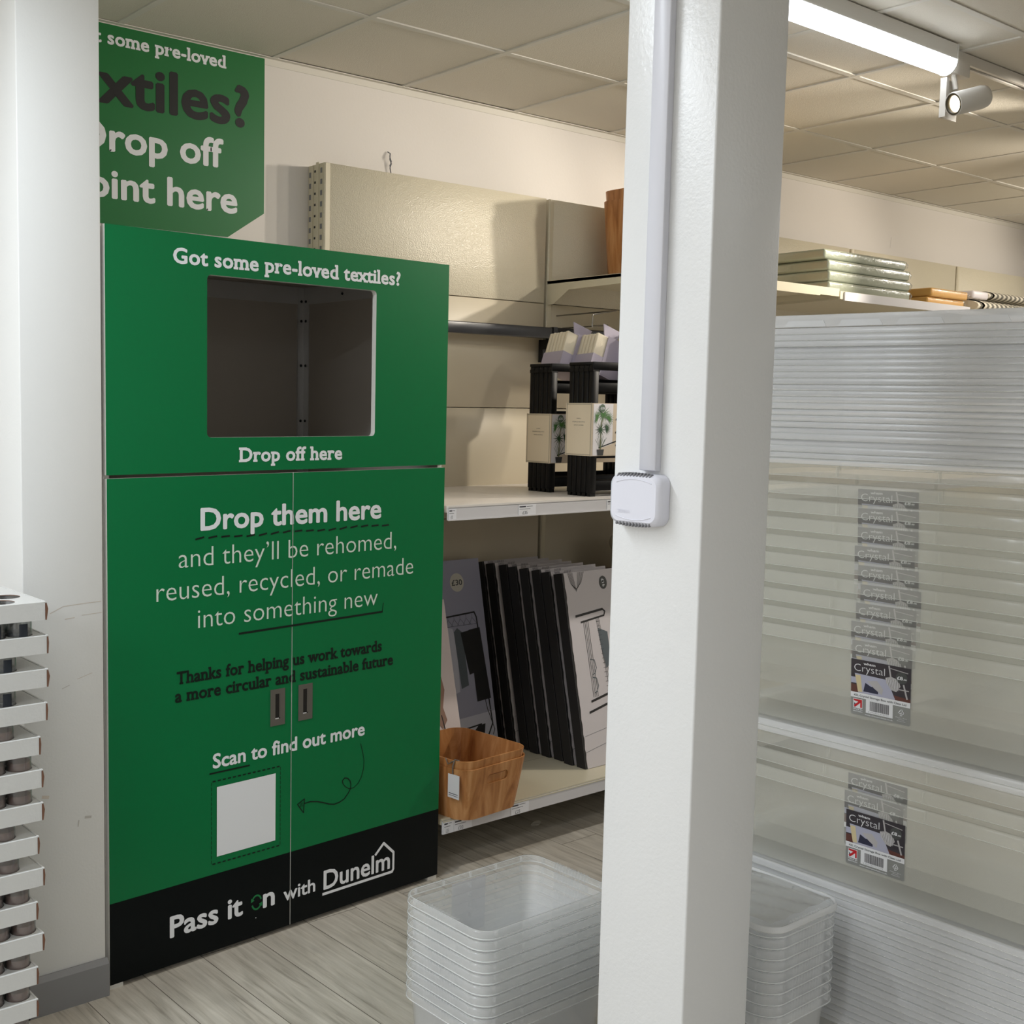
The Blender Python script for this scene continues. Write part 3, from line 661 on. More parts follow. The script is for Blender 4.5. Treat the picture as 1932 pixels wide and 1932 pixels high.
# ================================================================ wooden baskets
def basket(W, D, H, name, taper=.86, handle=True, r=.06):
    B = empty(name, (0, 0, 0)); th = .005
    def ring(k, off=0, z=None): 
        s_ = taper+(1-taper)*k; return [(x, y, H*k if z is None else z) for x, y in rr(W*s_-2*off, D*s_-2*off, r-off, seg=7)]
    bm = bmesh.new()
    ks = [0, .62, .86, 1]; rings = [[bm.verts.new(p) for p in ring(k)] for k in ks]; n = len(rings[0])
    for i in range(3):
        for k in range(n):
            bm.faces.new([rings[i][k], rings[i][(k+1) % n], rings[i+1][(k+1) % n], rings[i+1][k]])
    bm.faces.new(rings[0][::-1])
    mb = MB(); mb.frombm(bm, 'basket_wood', True); bm.free()
    o = mb.build('body', B)
    if handle:
        cut = MB(); 
        hb = .085
        P = rr(hb*2*.62, .034, .0165, 0, H*.74, 5)
        for sg_ in (1, -1):
            L0 = [(x, sg_*(D/2-.06), z) for x, z in P]; L1 = [(x, sg_*(D/2+.03), z) for x, z in P]
            cut.loft([L0, L1] if sg_ < 0 else [L1, L0], 'basket_wood', True, True, False)
        co = cut.build('cutter'); co.data.update()
        md = o.modifiers.new('s', 'SOLIDIFY'); md.thickness = th; md.offset = -1
        bo = o.modifiers.new('b', 'BOOLEAN'); bo.operation = 'DIFFERENCE'; bo.object = co; bo.solver = 'EXACT'
        bpy.context.view_layer.update()
        me = bpy.data.meshes.new_from_object(o.evaluated_get(bpy.context.evaluated_depsgraph_get()))
        o.modifiers.clear(); o.data = me; bpy.data.objects.remove(co)
        for p in me.polygons: p.use_smooth = False
    else:
        md = o.modifiers.new('s', 'SOLIDIFY'); md.thickness = th; md.offset = -1
    return B
bk1 = basket(.335, .345, .178, 'storage_basket'); bk1.location = (2.706, 2.915, .1955); bk1.rotation_euler = (0, 0, math.radians(4))
tag(bk1, 'wood-grain basket on the bottom shelf, the outer lower one of the nested pair', 'basket', 'wood-grain storage baskets')
bk2 = basket(.329, .339, .178, 'storage_basket'); bk2.location = (2.706, 2.915, .1955+.027); bk2.rotation_euler = (0, 0, math.radians(4))
tag(bk2, 'wood-grain basket with a hanging tag, nested inside the one on the bottom shelf', 'basket', 'wood-grain storage baskets')
mb = MB(); mb.box(-.165, -.163, -.145, -.095, -.002, .088-.01, 'card_white')
mb.box(-.1655, -.165, -.14, -.10, .012, .014, 'ticket_ink'); mb.box(-.1655, -.165, -.14, -.10, .006, .0075, 'ticket_ink')
mb.build('tag', bk2, (0, 0, .055))
mb = MB(); mb.tube([(-.15, -.13, .178), (-.166, -.125, .185), (-.17, -.12, .16), (-.167, -.118, .135)], .0025, 'string_grey', 6); mb.tube([(-.166, -.125, .182), (-.172, -.10, .165), (-.168, -.085, .182)], .002, 'string_grey', 6); mb.build('string', bk2)
bk3 = basket(.42, .34, .335, 'storage_basket', .9); bk3.location = (4.115, 3.26, 2.0955)
tag(bk3, 'tall wood-grain basket on the high shelf, the outer one of its nested pair', 'basket', 'wood-grain storage baskets')
bk4 = basket(.412, .332, .335, 'storage_basket', .9); bk4.location = (4.115, 3.26, 2.0955+.042)
tag(bk4, 'tall wood-grain basket on the high shelf, nested inside and rising above the outer one', 'basket', 'wood-grain storage baskets')

# ================================================================ boxed products leaning on the base shelf
def leaning(name, x0, yb, w_, h_, th, lean, art, label, cat, group):
    B = empty(name, (x0, yb, .1965)); tag(B, label, cat, group)
    mb = MB(); R = Matrix.Translation((0, 0, 0)) @ Matrix.Rotation(-lean, 4, 'X'); mb.X = R
    art(mb, w_, h_, th); o = mb.build('carton', B); return B
def art16(mb, W, H, T):
    mb.box(0, W, 0, T, 0, H, 'card_black', fy0='photo_grey', fz1='card_white')
    # torn-edge black band wrapping round the left edge
    r_ = random.Random(9); P = [(0, 0)]+[(.010+r_.uniform(-.002, .0025), H*k/40) for k in range(41)]+[(0, H)]
    shape(mb, P, 'card_black', -.0004)
    mb.add([(0.01, 0, H+.0004), (.085, 0, H+.0004), (.085, T, H+.0004), (.01, T, H+.0004)], [(0, 1, 2, 3)], 'card_black')
    for q in range(5): mb.add([(0.02+q*.012, 0.005, H+.0008), (.024+q*.012, 0.005, H+.0008), (.03+q*.012, T, H+.0008), (.026+q*.012, T, H+.0008)], [(0, 1, 2, 3)], 'photo_grey')
    mb.X = mb.X @ Matrix.Scale(.86, 4, (1, 0, 0))
    # product photo: hanging airer with wire basket
    for k in range(6): stroke(mb, [(.035+.006*k, H-.002), (.050+.006*k, H-.045-.006*k), (.085, H-.066), (.118-.006*k, H-.04-.004*k), (.14-.008*k, H-.002)], .0016, 'card_black', -.0009)
    stroke(mb, [(.055, H-.17), (.235, H-.155)], .009, 'card_black', -.0008); stroke(mb, [(.085, H-.195), (.24, H-.18), (.25, H-.165), (.235, H-.155)], .007, 'card_black', -.0009)
    for k in range(4): stroke(mb, [(.100+.010*k, H-.19), (.108+.010*k, .26)], .0022, 'card_black', -.0008)
    for k in range(3): stroke(mb, [(.185+.009*k, H-.185), (.215+.009*k, .30)], .0018, 'ink_dark', -.0008)
    for k in range(26): stroke(mb, [(.184+.0012*k, H-.20-.018*k), (.206+.0012*k, H-.20-.018*k)], .0014, 'ink_dark', -.0009)
    stroke(mb, [(.09, .245), (.25, .27)], .009, 'card_black', -.0008); stroke(mb, [(.07, .205), (.25, .235)], .009, 'card_black', -.0008)
    for z_ in (.37, .30): stroke(mb, [(.115, z_+.035), (.14, z_+.03), (.148, z_), (.135, z_-.02), (.12, z_-.025)], .0035, 'photo_slate', -.001)
    shape(mb, [(.19, .52), (.25, .50), (.25, .38), (.215, .36), (.20, .43)], 'photo_slate', -.0009)
    shape(mb, [(.175, .02), (.27, .02), (.27, .16), (.175, .16)], 'photo_blush', -.0008)
    shape(mb, circ(.262, H-.052, .026), 'badge_dark', -.001); text(mb, '\u00a316', .246, .278, H-.060, .016, 'ink_white', 'heavy', y=-.0014, rot=math.radians(80))
    stroke(mb, [(0.012, .06), (.3, .10)], .0014, 'photo_slate', -.0006); stroke(mb, [(.02, .12), (.3, .15)], .0012, 'photo_slate', -.0006)
names16 = ['front box of the leaning row, the one facing out with its whole photo panel', 'second from the front', 'third from the front', 'fourth from the front', 'fifth from the front', 'sixth from the front', 'seventh from the front', 'rearmost, touching the back panel']
proto = None
for i in range(8):
    yb = 2.915+.0605*i; x = 3.345+[0, -.006, .004, -.002, -.006, .003, -.012, -.014][i]
    lab = 'boxed clothes airer with black spine, '+(names16[i] if i == 0 else 'leaning in the row, '+names16[i])
    if i == 0: lab = 'boxed clothes airer facing out at the front of the leaning row'
    if proto is None:
        proto = leaning('boxed_airer', x, yb, .325, .745, .044, math.radians(11.6), art16, lab, 'boxed product', 'boxed airers leaning on the bottom shelf'); remember(proto)
    else:
        o = copy_tree(proto); o.location = (x, yb, .1965); o['label'] = lab
def art30(mb, W, H, T):
    mb.box(0, W, 0, T, 0, H, 'card_white', fy0='photo_lilac')
    shape(mb, [(0, 0), (W, 0), (W, .15), (0, .13)], 'photo_pale', -.0004); stroke(mb, [(0, .135), (W, .155)], .002, 'photo_lilac', -.0007)
    ox = W-.38
    stroke(mb, [(ox+.13, H-.225), (W-.055, H-.215), (W-.046, H-.235), (W-.02, .10), (W-.05, .055)], .0065, 'card_black', -.0007)
    stroke(mb, [(W-.085, H-.30), (W-.04, .16), (W-.012, .075), (W-.03, .045), (W-.1, .04)], .0035, 'card_black', -.0008); stroke(mb, [(ox+.08, .085), (W-.08, .105)], .006, 'card_black', -.0008)
    for k in range(6):
        x = ox+.15+k*.032; stroke(mb, [(x, H-.222), (x, H-.235), (x-.018, H-.262), (x+.024, H-.262), (x, H-.235)], .0012, 'card_black', -.0009)
    shape(mb, [(ox+.135, H-.29), (ox+.165, H-.262), (ox+.20, H-.27), (ox+.215, H-.33), (ox+.205, H-.52), (ox+.16, H-.53), (ox+.155, H-.34)], 'photo_pale', -.001)
    shape(mb, [(ox+.205, H-.285), (ox+.225, H-.27), (ox+.25, H-.29), (ox+.255, H-.50), (ox+.215, H-.51)], 'photo_slate', -.0011)
    shape(mb, [(ox+.24, H-.29), (ox+.30, H-.283), (ox+.315, H-.45), (ox+.265, H-.46)], 'card_black', -.0012)
    shape(mb, [(ox+.285, H-.283), (ox+.345, H-.278), (ox+.365, H-.565), (ox+.29, H-.57)], 'card_black', -.0014)
    shape(mb, [(W-.17, .045), (W-.10, .10), (W-.06, .105), (W-.07, .06), (W-.13, .035)], 'card_black', -.0012)
    stroke(mb, [(W-.075, .015), (W-.012, .018), (W-.012, .04), (W-.028, .055), (W-.042, .042)], .003, 'card_white', -.0016); text(mb, 'Dunelm', W-.085, W-.014, .021, .014, 'card_white', 'bold', y=-.0018)
    shape(mb, circ(ox+.250, H-.090, .037), 'badge_cream', -.001); text(mb, '\u00a330', ox+.222, ox+.278, H-.101, .023, 'badge_dark', 'bold', y=-.0014)
leaning('boxed_clothes_rail', 2.90, 3.315, .38, .765, .04, math.radians(11), art30, 'boxed clothes rail with a lilac photo and cream price circle, leaning behind the wooden basket', 'boxed product', 'boxed clothes rails')
def art3(mb, W, H, T):
    mb.box(0, W, 0, T, 0, H, 'card_white', fy0='photo_blush', fx1='card_white')
    shape(mb, [(W-.14, H-.02), (W-.10, H-.06), (W-.055, H-.33), (W-.075, H-.40), (W-.10, H-.36), (W-.14, H-.37)], 'photo_tan', -.0006)
    shape(mb, [(W-.13, H-.3), (W-.09, H-.33), (W-.06, H-.44), (W-.085, H-.47), (W-.13, H-.42)], 'photo_tan', -.0008)
    for k in range(3): stroke(mb, [(W-.145+.03*k, H-.42), (W-.105+.03*k, .0)], .005, 'card_black', -.0009)
    stroke(mb, [(W-.15, H-.43), (W-.10, H-.41)], .005, 'card_black', -.001)
leaning('boxed_shelf_rail', 2.60, 3.10, .308, .66, .04, math.radians(13), art3, 'pale boxed product with hanging tan garments pictured, showing beside the textile bank edge', 'boxed product', 'boxed clothes rails')

# rolled mats at the back of the base shelf (glimpsed by the pillar)
t = MB(); t.box(-.25, .25, -.13, .13, 0, .67, 'kraft'); o = t.build('cardboard_box', None, (4.13, 3.25, .196)); tag(o, 'brown cardboard box under the rolled mats, hidden behind the airer boxes', 'box')
for k, (yy_, zz, lb) in enumerate(((3.20, .915, 'lower'), (3.24, .995, 'upper'))):
    o = MB(); o.X = Matrix.Rotation(PI/2, 4, 'Y'); o.lathe([(.012, 0), (.034, .001), (.041, .008), (.041, .44), (.034, .448), (.012, .45)], 'roll_beige', 18, cap1=True); o = o.build('rolled_mat', None, (3.86, yy_, zz)); tag(o, f'{lb} of two shiny beige rolled mats beside the pillar on the bottom shelf', 'mat', 'rolled mats')

# ================================================================ folding shelf units on the middle shelf
def rack_unit(x, y, rz, label, zs0, zs1, first):
    U = empty('folding_shelf_unit', (x, y, 1.2375), rz); tag(U, label, 'shelf unit', 'folding shelf units'); H = .487; D = .125; W = .44
    for k in range(5):
        mb = MB(); y0 = k*.0245+.001; mb.bbox(.0, .03, y0, y0+.0225, .012, H-.012, 'rack_black', .002, 1)
        mb.box(.002, .028, y0+.002, y0+.018, 0, .03, 'rack_black'); mb.box(-.002, .03, y0-.0005, y0+.0215, H-.034, H-.022, 'rack_black'); mb.build('post', U)
        mb = MB(); mb.bbox(W-.03, W, y0, y0+.0225, .012, H-.012, 'rack_black', .002, 1); mb.box(W-.028, W-.002, y0+.002, y0+.018, 0, .03, 'rack_black'); mb.build('post', U)
    for k in range(4):
        for j in range(2):
            z = .02+k*.119; mb = MB(); mb.bbox(.03, W-.03, .004+j*.05, .022+j*.05, z+.062*(j % 2)*0, z+.036, 'rack_black', .002, 1)
            mb.build('slat', U)
        mb = MB(); mb.bbox(.03, W-.03, .1, .118, .02+k*.119, .07+k*.119, 'rack_black', .002, 1); mb.build('slat', U)
    mb = MB(); mb.bbox(-.002, W+.002, .0, .012, H-.03, H, 'rack_black', .002, 1); mb.bbox(.0, W, .012, D, H-.012, H, 'rack_black', .002, 1); mb.build('top_board', U)
    # card sleeve wrapped round the unit
    sl = MB(); a, b = zs0-1.2375, zs1-1.2375; e = .004
    sl.box(-e-.001, -e+.001, -e, D+e, a, b, 'sleeve_cream'); sl.box(-e, W+e, -e-.001, -e+.001, a, b, 'sleeve_beige'); sl.box(-e, W+e, D+e-.001, D+e+.001, a, b, 'sleeve_beige'); sl.box(W+e-.001, W+e+.001, -e, D+e, a, b, 'sleeve_cream')
    h = b-a
    RS = Matrix.Translation((-e-.001, D/2, 0)) @ Matrix.Rotation(-PI/2, 4, 'Z'); old = sl.X; sl.X = RS
    for p in (((-.063, a+.004), (.063, a+.004)), ((-.063, b-.004), (.063, b-.004)), ((-.061, a), (-.061, b)), ((.061, a), (.061, b))): stroke(sl, list(p), .004, 'sleeve_edge', -.0004)
    text(sl, 'SIMPLE', -.011, .011, b-.058, .004, 'ticket_ink', 'sans', y=-.0006); text(sl, 'STORAGE SOLUTION', -.032, .032, b-.070, .004, 'ticket_ink', 'sans', y=-.0006); text(sl, 'SPACE SAVING', -.024, .024, b-.082, .004, 'ticket_ink', 'sans', y=-.0006)
    sl.X = Matrix.Translation((0, -e-.001, 0)); g = .0006
    shape(sl, [(0, a+.002), (.10, a+.002), (.10, b-.002), (0, b-.002)], 'card_white', -g)
    stroke(sl, [(.03, a+.03), (.24, a+.085)], .004, 'ink_dark', -g*2); shape(sl, [(.03, a+.002), (.24, a+.002), (.24, a+.08), (.03, a+.026)], 'sleeve_beige', -g*1.5)
    shape(sl, circ(.135, a+h*.62, .035, 16), 'photo_tan', -g*1.2) if False else None
    # printed palm: pot, stems and fan leaves
    shape(sl, [(.024, a+.002), (.052, a+.002), (.057, a+.024), (.020, a+.024)], 'pot_grey', -g*3); stroke(sl, [(.038, a+.024), (.040, a+h*.55), (.048, a+h*.8)], .004, 'stem', -g*2.4)
    for (cx, cz, r_, a0, a1, m) in ((.048, a+h*.80, .040, 150, 400, 'leaf'), (.075, a+h*.70, .032, -60, 160, 'leaf'), (.020, a+h*.72, .030, 60, 250, 'leaf'), (.036, a+h*.50, .032, 0, 360, 'leaf_dark'), (.065, a+h*.52, .026, -80, 120, 'leaf_dark')):
        n = 13
        for k in range(n):
            t_ = math.radians(a0+(a1-a0)*k/(n-1)); c_, s_ = math.cos(t_), math.sin(t_); zc = min(cz+s_*r_, b-.003); xc = max(cx+c_*r_, .001)
            shape(sl, [(cx-s_*.0022, min(cz+c_*.0022, b-.003)), (cx+s_*.0022, cz-c_*.0022), (xc, zc)], m, -g*(3+k*.12))
    for k in range(8): stroke(sl, [(.038, a+.024), (.012+.008*k, a+.06+.006*(k % 3))], .0013, 'leaf_dark', -g*2.2)
    shape(sl, circ(.042, b-.018, .0145), 'badge_grey', -g*5); text(sl, '\u00a335', .032, .052, b-.0222, .0085, 'ink_white', 'heavy', y=-g*6)
    for z_ in (.2, .45, .7): shape(sl, circ(.118, a+h*z_, .004, 8), 'ink_dark', -g*2)
    sl.X = old; sl.build('printed_sleeve', U)
    return U
rack_unit(3.293, 3.092, math.radians(-3), 'folded black shelf unit with palm-printed sleeve, the rear left one on the middle shelf', 1.348, 1.535, True)
rack_unit(3.262, 2.862, math.radians(-3), 'folded black shelf unit with palm-printed sleeve, the front right one on the middle shelf', 1.385, 1.576, False)
# white books / boxes glimpsed between the slats of front unit
# hanging hook with fabric packs
t = empty('display_hook', (3.60, 3.515, 1.93)); tag(t, 'chrome wire display hook holding pale fabric packs under the high shelf', 'hook')
mb = MB(); mb.tube([(.16, 0, .02), (.13, -.35, .02), (-.02, -.36, -.005), (-.022, -.36, -.05)], .003, 'chrome_wire'); mb.tube([(.2, 0, -.03), (.14, -.30, -.035), (-.02, -.36, -.052)], .003, 'chrome_wire'); mb.build('wire', t)
def pack(x, y, z, lab, tilt=20, w_=.085):
    P = empty('fabric_pack', (x, y, z)); tag(P, lab, 'pack', 'hanging fabric packs')
    R = Matrix.Rotation(math.radians(tilt), 4, 'Y') @ Matrix.Rotation(math.radians(-8), 4, 'Z')
    n = 6; dp = .115; w_ = .20
    for k in range(n):
        mb = MB(); mb.X = R; mb.bbox(0, w_, k*dp/n+.0012, (k+1)*dp/n-.0012, -.15, -.002*(k % 2), 'linen', .003, 1); mb.build('folded_sheet', P)
    mb = MB(); mb.X = R; mb.box(-.002, w_, -.003, dp+.001, -.155, -.085, 'lilac_card'); mb.box(.05, w_, -.004, -.0018, -.15, .004, 'lilac_card')
    mb.build('card_sleeve', P)
    mb = MB(); mb.X = R; mb.add([(.04, .01, 0), (.10, .01, 0), (.12, .01, .045), (.02, .01, .045), (.04, .014, 0), (.10, .014, 0), (.12, .014, .045), (.02, .014, .045)], [(0, 1, 2, 3), (7, 6, 5, 4), (0, 4, 5, 1), (1, 5, 6, 2), (2, 6, 7, 3), (3, 7, 4, 0)], 'lilac_card'); mb.build('hang_tab', P)
pack(3.495, 3.20, 1.862, 'left pale fabric pack in a lilac sleeve hanging above the rear black shelf unit', 20, .07)
pack(3.545, 3.09, 1.852, 'right pale fabric pack in a lilac sleeve hanging above the front black shelf unit', 20, .11)
pack(3.67, 3.0, 1.865, 'fabric pack with two dark squares hanging partly behind the foreground pillar', 18, .15)

# ================================================================ wrapped cushions on the high shelf
def cushion(name, x0, x1, y0, y1, z, h, m, lab, cat='cushion', grp=None, jit=0):
    W, D = x1-x0, y1-y0; C_ = empty(name, ((x0+x1)/2, (y0+y1)/2, z), math.radians(jit)); tag(C_, lab, cat, grp)
    mb = MB(); mb.bbox(-W/2, W/2, -D/2, D/2, 0, h, m, .011, 4); mb.build('pad', C_)
    mb = MB(); r2_ = random.Random(int(z*999))          # crimped seam and corner ears of the film wrap
    mb.tube([(W/2-.004, -D/2+.004, h*.9), (W/2+.003, -D/2-.003, h*.55), (W/2-.002, -D/2-.001, h*.12)], [.002, .004, .002], 'film_clear', 5)
    mb.tube([(-W/2+W*k/14, -D/2-.0005, h*.82+r2_.uniform(-.0015, .0015)) for k in range(1, 14)], .0012, 'film_clear', 5); mb.build('film_wrap', C_); return C_
zc = 2.0845
for k in range(4):
    lab = ['sage green wrapped cushion at the bottom of the pile of four', 'sage green wrapped cushion second from the bottom of the pile', 'sage green wrapped cushion third from the bottom of the pile', 'sage green wrapped cushion on top of the pile of four'][k]
    x0 = 4.862+(.004, .008, .006, -.022)[k]; cushion('seat_cushion', x0, x0+.70, 2.93+.004*k, 3.40, zc, .0478 if k < 3 else .044, 'cushion_green', lab, grp='sage green cushions'); zc += .0482
cushion('seat_cushion', 5.80, 6.17, 2.965, 3.36, 2.0845, .043, 'cushion_ochre', 'ochre wrapped cushion underneath its twin, right of the green pile', grp='ochre cushions')
cushion('seat_cushion', 5.815, 6.185, 2.955, 3.36, 2.1285, .043, 'cushion_ochre', 'ochre wrapped cushion on top of its twin, right of the green pile', grp='ochre cushions')
def striped(x0, x1, y, z, r, lab, fringe):
    C_ = empty('striped_cushion', (x0, y, z)); tag(C_, lab, 'cushion', 'striped cushions'); n = int((x1-x0)/.05)
    mb = MB()
    for k in range(n):
        a = k*.05; q = .9 if k in (0, n-1) else 1
        for m_, s0, s1 in (('stripe_cream', 0, .5), ('stripe_grey', .5, 1)):
            mb.X = Matrix.Translation((a+.05*s0, 0, r)) @ Matrix.Rotation(PI/2, 4, 'Y') @ Matrix.Scale(2.8, 4, (0, 1, 0)); mb.lathe([(r*q, 0), (r*q*1.0, .05*(s1-s0))], m_, 16, cap0=(k == 0), cap1=(k == n-1))
    mb.X = I4.copy(); mb.build('pad', C_)
    if fringe:
        mb = MB(); r_ = random.Random(4)
        for k in range(26):
            x = (x1-x0)*(.45+.5*k/26); mb.tube([(x, -r*2.6, r*1.2), (x+.01, -r*2.9, r*r_.uniform(.8, 1.5)), (x+r_.uniform(0, .03), -r*3.1, r*r_.uniform(.3, 1.5))], .0035, 'fringe', 5)
        mb.build('fringe', C_)
striped(6.225, 6.92, 3.01, 2.0705, .036, 'lower grey and cream striped cushion with a fringe at the right edge', True)
striped(6.40, 7.05, 3.02, 2.143, .027, 'upper grey and cream striped cushion at the right edge, under a grey band', False)
mb = MB(); mb.bbox(0, .165, 0, .16, 0, .042, 'photo_grey', .012, 3); o = mb.build('folded_cloth', None, (6.230, 2.95, 2.143)); tag(o, 'pale grey folded cloth between the ochre and striped cushions', 'cloth')

# ================================================================ tube light, track and spotlight
L_ = empty('tube_light', (2.58, 2.06, CEIL)); tag(L_, 'long white batten tube light glowing on the tiled ceiling', 'ceiling light')
mb = MB(); mb.box(0, 1.49, -.036, .036, -.052, -.002, 'lamp_housing'); mb.build('housing', L_)
mb = MB(); n = 12; lo = [[(x, -.037*math.cos(PI*k/n), -.052-.044*math.sin(PI*k/n)) for k in range(n+1)] for x in (.004, 1.486)]
mb.loft([lo[0], lo[1]], 'lamp_diffuser', True, True); mb.build('diffuser', L_)
mb = MB()
for x in (-.004, 1.486): mb.loft([[(x+d_, y, z) for y, z in [(-.039, -.001)]+[(-.039*math.cos(PI*k/n), -.052-.046*math.sin(PI*k/n)) for k in range(n+1)]+[(.039, -.001)]] for d_ in (0, .006)], 'lamp_housing', True, False, False)
mb.build('end_cap', L_)
T_ = empty('lighting_track', (4.085, 2.075, CEIL)); tag(T_, 'white lighting track on the ceiling running right from the tube light', 'lighting track')
mb = MB(); mb.box(0, 3.2, -.018, -.007, -.036, -.0015, 'lamp_white'); mb.box(0, 3.2, .007, .018, -.036, -.0015, 'lamp_white'); mb.box(0, 3.2, -.007, .007, -.012, -.0015, 'spot_ring'); mb.build('channel', T_)
SP = empty('track_spotlight', (4.09, 2.03, 2.60)); tag(SP, 'white cylindrical spotlight with glowing lens hanging from the ceiling track', 'spotlight')
ax = Vector((.87, -.40, .27)).normalized(); q = ax.to_track_quat('Z', 'Y').to_matrix().to_4x4()
lens = Vector((3.967, 1.98, 2.564))-Vector((4.09, 2.03, 2.60))
mb = MB(); mb.X = Matrix.Translation(lens) @ q; mb.lathe([(.031, .004), (.0365, 0), (.038, .003), (.038, .108), (.035, .122), (.02, .13)], 'lamp_white', 36, cap0=False, cap1=True); mb.build('body', SP)
mb = MB(); mb.X = Matrix.Translation(lens) @ q; mb.lathe([(.0265, .010), (.0285, .0015), (.033, .0008), (.036, .0012)], 'spot_ring', 36, cap0=False); mb.build('bezel', SP)
mb = MB(); mb.X = Matrix.Translation(lens) @ q; mb.lathe([(.0265, .012), (.0275, .0125)], 'spot_lens', 36, cap0=True); mb.build('lens', SP)
mb = MB(); mb.box(-.06, .075, .012, .055, .10, .150, 'lamp_white'); mb.tube([(.0, .03, .10), (0, .02, .05)], .009, 'lamp_white', 12); mb.build('track_adapter', SP, (.03, 0, 0))
mb = MB(); mb.plate([[(-.055, -.045), (.05, -.045), (.05, .085), (-.04, .085)]], .040, .046, 'lamp_white'); mb.box(-.058, -.04, .025, .046, -.045, .085, 'lamp_white'); mb.build('gear_box', SP, (.035, 0, 0))

# ================================================================ clear crates and boxes
def glint_bead(mb, W, D, z, r, t, m):
    """denser bead round a rim, putting its white highlights into shape and colour"""
    P = rr(W, D, r, seg=6); Q = rr(W+2*t, D+2*t, r+t, seg=6); K = rr(W-2*t, D-2*t, max(r-t, .001), seg=6)
    lo = [[(x, y, z-t) for x, y in P], [(x, y, z) for x, y in Q], [(x, y, z+t) for x, y in P], [(x, y, z) for x, y in K], [(x, y, z-t) for x, y in P]]
    mb.loft(lo, m)
def crate_mesh(W, D, H, r, skirt, flare, m, ticks=True, wall=.0, close=True, name='body', bot=.90):
    """open clear tub, W along x, D along y, rim top at z = H; returns MB"""
    mb = MB()
    def L(w, d, z, rad): return [(x, y, z) for x, y in rr(w, d, rad, seg=6)]
    wi, di = W-2*flare, D-2*flare
    mb.loft([L(wi*bot, di*bot-.0, .0, r*.8), L(wi*bot+.004, di*bot+.004, .004, r*.85), L(wi, di, H-.006, r), L(wi+.006, di+.006, H, r+.002), L(W-.004, D-.004, H, r+flare*.8), L(W, D, H-.004, r+flare), L(W, D, H-skirt, r+flare)], m, closed0=close)
    glint_bead(mb, W, D, H-skirt, r+flare, .0013 if m == 'crate_clear' else .0008, 'crate_glint' if m == 'crate_clear' else 'lid_glint')
    if m == 'crate_clear': glint_bead(mb, W-.009, D-.009, H-.0005, r+flare*.6, .0006, 'crate_glint')
    return mb
def ribs(mb, W, D, H, skirt, flare, m, nx, ny):
    for k in range(nx):
        x = -W/2+W*(k+.5)/nx
        for sy in (1, -1): mb.box(x-.001, x+.001, min(sy*(D/2-flare), sy*(D/2-.002)), max(sy*(D/2-flare), sy*(D/2-.002)), H-skirt+.004, H-.002, m)
    for k in range(ny):
        y = -D/2+D*(k+.5)/ny
        for sx in (1, -1): mb.box(min(sx*(W/2-flare), sx*(W/2-.002)), max(sx*(W/2-flare), sx*(W/2-.002)), y-.001, y+.001, H-skirt+.004, H-.002, m)
# small crates, bottom centre
def make_crate(name, W, D, H, lab, grp, long_x=True):
    C_ = empty(name, (0, 0, 0)); tag(C_, lab, 'storage crate', grp)
    mb = crate_mesh(W, D, H, .034, .017, .0105, 'crate_clear', bot=.88); ribs(mb, W, D, H, .017, .0105, 'crate_clear', 5 if long_x else 3, 3 if long_x else 5); mb.build('tub', C_)
    # ridged grips along the two short rims
    for s_ in (1, -1):
        mb = MB()
        for k in range(11):
            t_ = (k-5)*.0095
            if long_x: mb.box(s_*(W/2)-.0125 if s_ > 0 else s_*(W/2), s_*(W/2) if s_ > 0 else s_*(W/2)+.0125, t_-.0017, t_+.0017, H-.016, H+.0016, 'crate_clear')
            else: mb.box(t_-.0017, t_+.0017, s_*(D/2)-.0125 if s_ > 0 else s_*(D/2), s_*(D/2) if s_ > 0 else s_*(D/2)+.0125, H-.016, H+.0016, 'crate_clear')
        mb.build('grip', C_)
    return C_
NC, pc = 10, .0245
c0 = make_crate('clear_crate', .424, .274, .232, 'x', 'nested clear crates in front of the textile bank'); remember(c0)
for i in range(NC):
    o = c0 if i == 0 else copy_tree(c0)
    o.location = (1.872, 1.8475, .218-.0+.0005-.2175+(NC-1-i)*pc)
    o['label'] = ['topmost open clear crate in the pile left of the foreground pillar'][0] if i == 0 else f'{ORD[i]} clear crate down in the nested pile left of the foreground pillar'
    if i == 0:
        mb = MB(); mb.box(-.054, .054, .1345, .1353, .082, .212-.0, 'card_white'); 
        Xm = Matrix.Translation((0, .1353, 0)) @ Matrix.Rotation(PI, 4, 'Z')
        LBL = (mb, Xm)
        text(mb, 'Crystal', -.045, .02, .178, .014, 'photo_lilac', 'thin', y=-.0008, X=Xm)
        lb = mb.build('paper_label', o)
print_z = None
# crates behind the pillar on the right, turned the other way
c1 = make_crate('clear_crate', .232, .345, .20, 'x', 'nested clear crates right of the pillar', long_x=False); remember(c1)
for i in range(9):
    o = c1 if i == 0 else copy_tree(c1)
    o.location = (1.966, 1.3345, .6155-.20-.0215*i)
    o['label'] = 'topmost clear crate of the closed pile just right of the foreground pillar' if i == 0 else f'{ORD[i]} clear crate down in the nested pile just right of the foreground pillar'
mb = crate_mesh(.236, .349, .012, .036, .011, .006, 'lid_clear', bot=.99); C_ = empty('crate_lid', (1.966, 1.3345, .6165-.009)); tag(C_, 'clear lid with glossy streaks closing the crate pile right of the pillar', 'lid')
mb.build('panel', C_)
mb = MB(); r_ = random.Random(2); nx_, ny_ = 14, 18; V = [(-.1+.2*i/(nx_-1), -.155+.31*j/(ny_-1), .0135+.002*math.sin(i*1.7+j*.8)+r_.uniform(0, .0012)) for i in range(nx_) for j in range(ny_)]
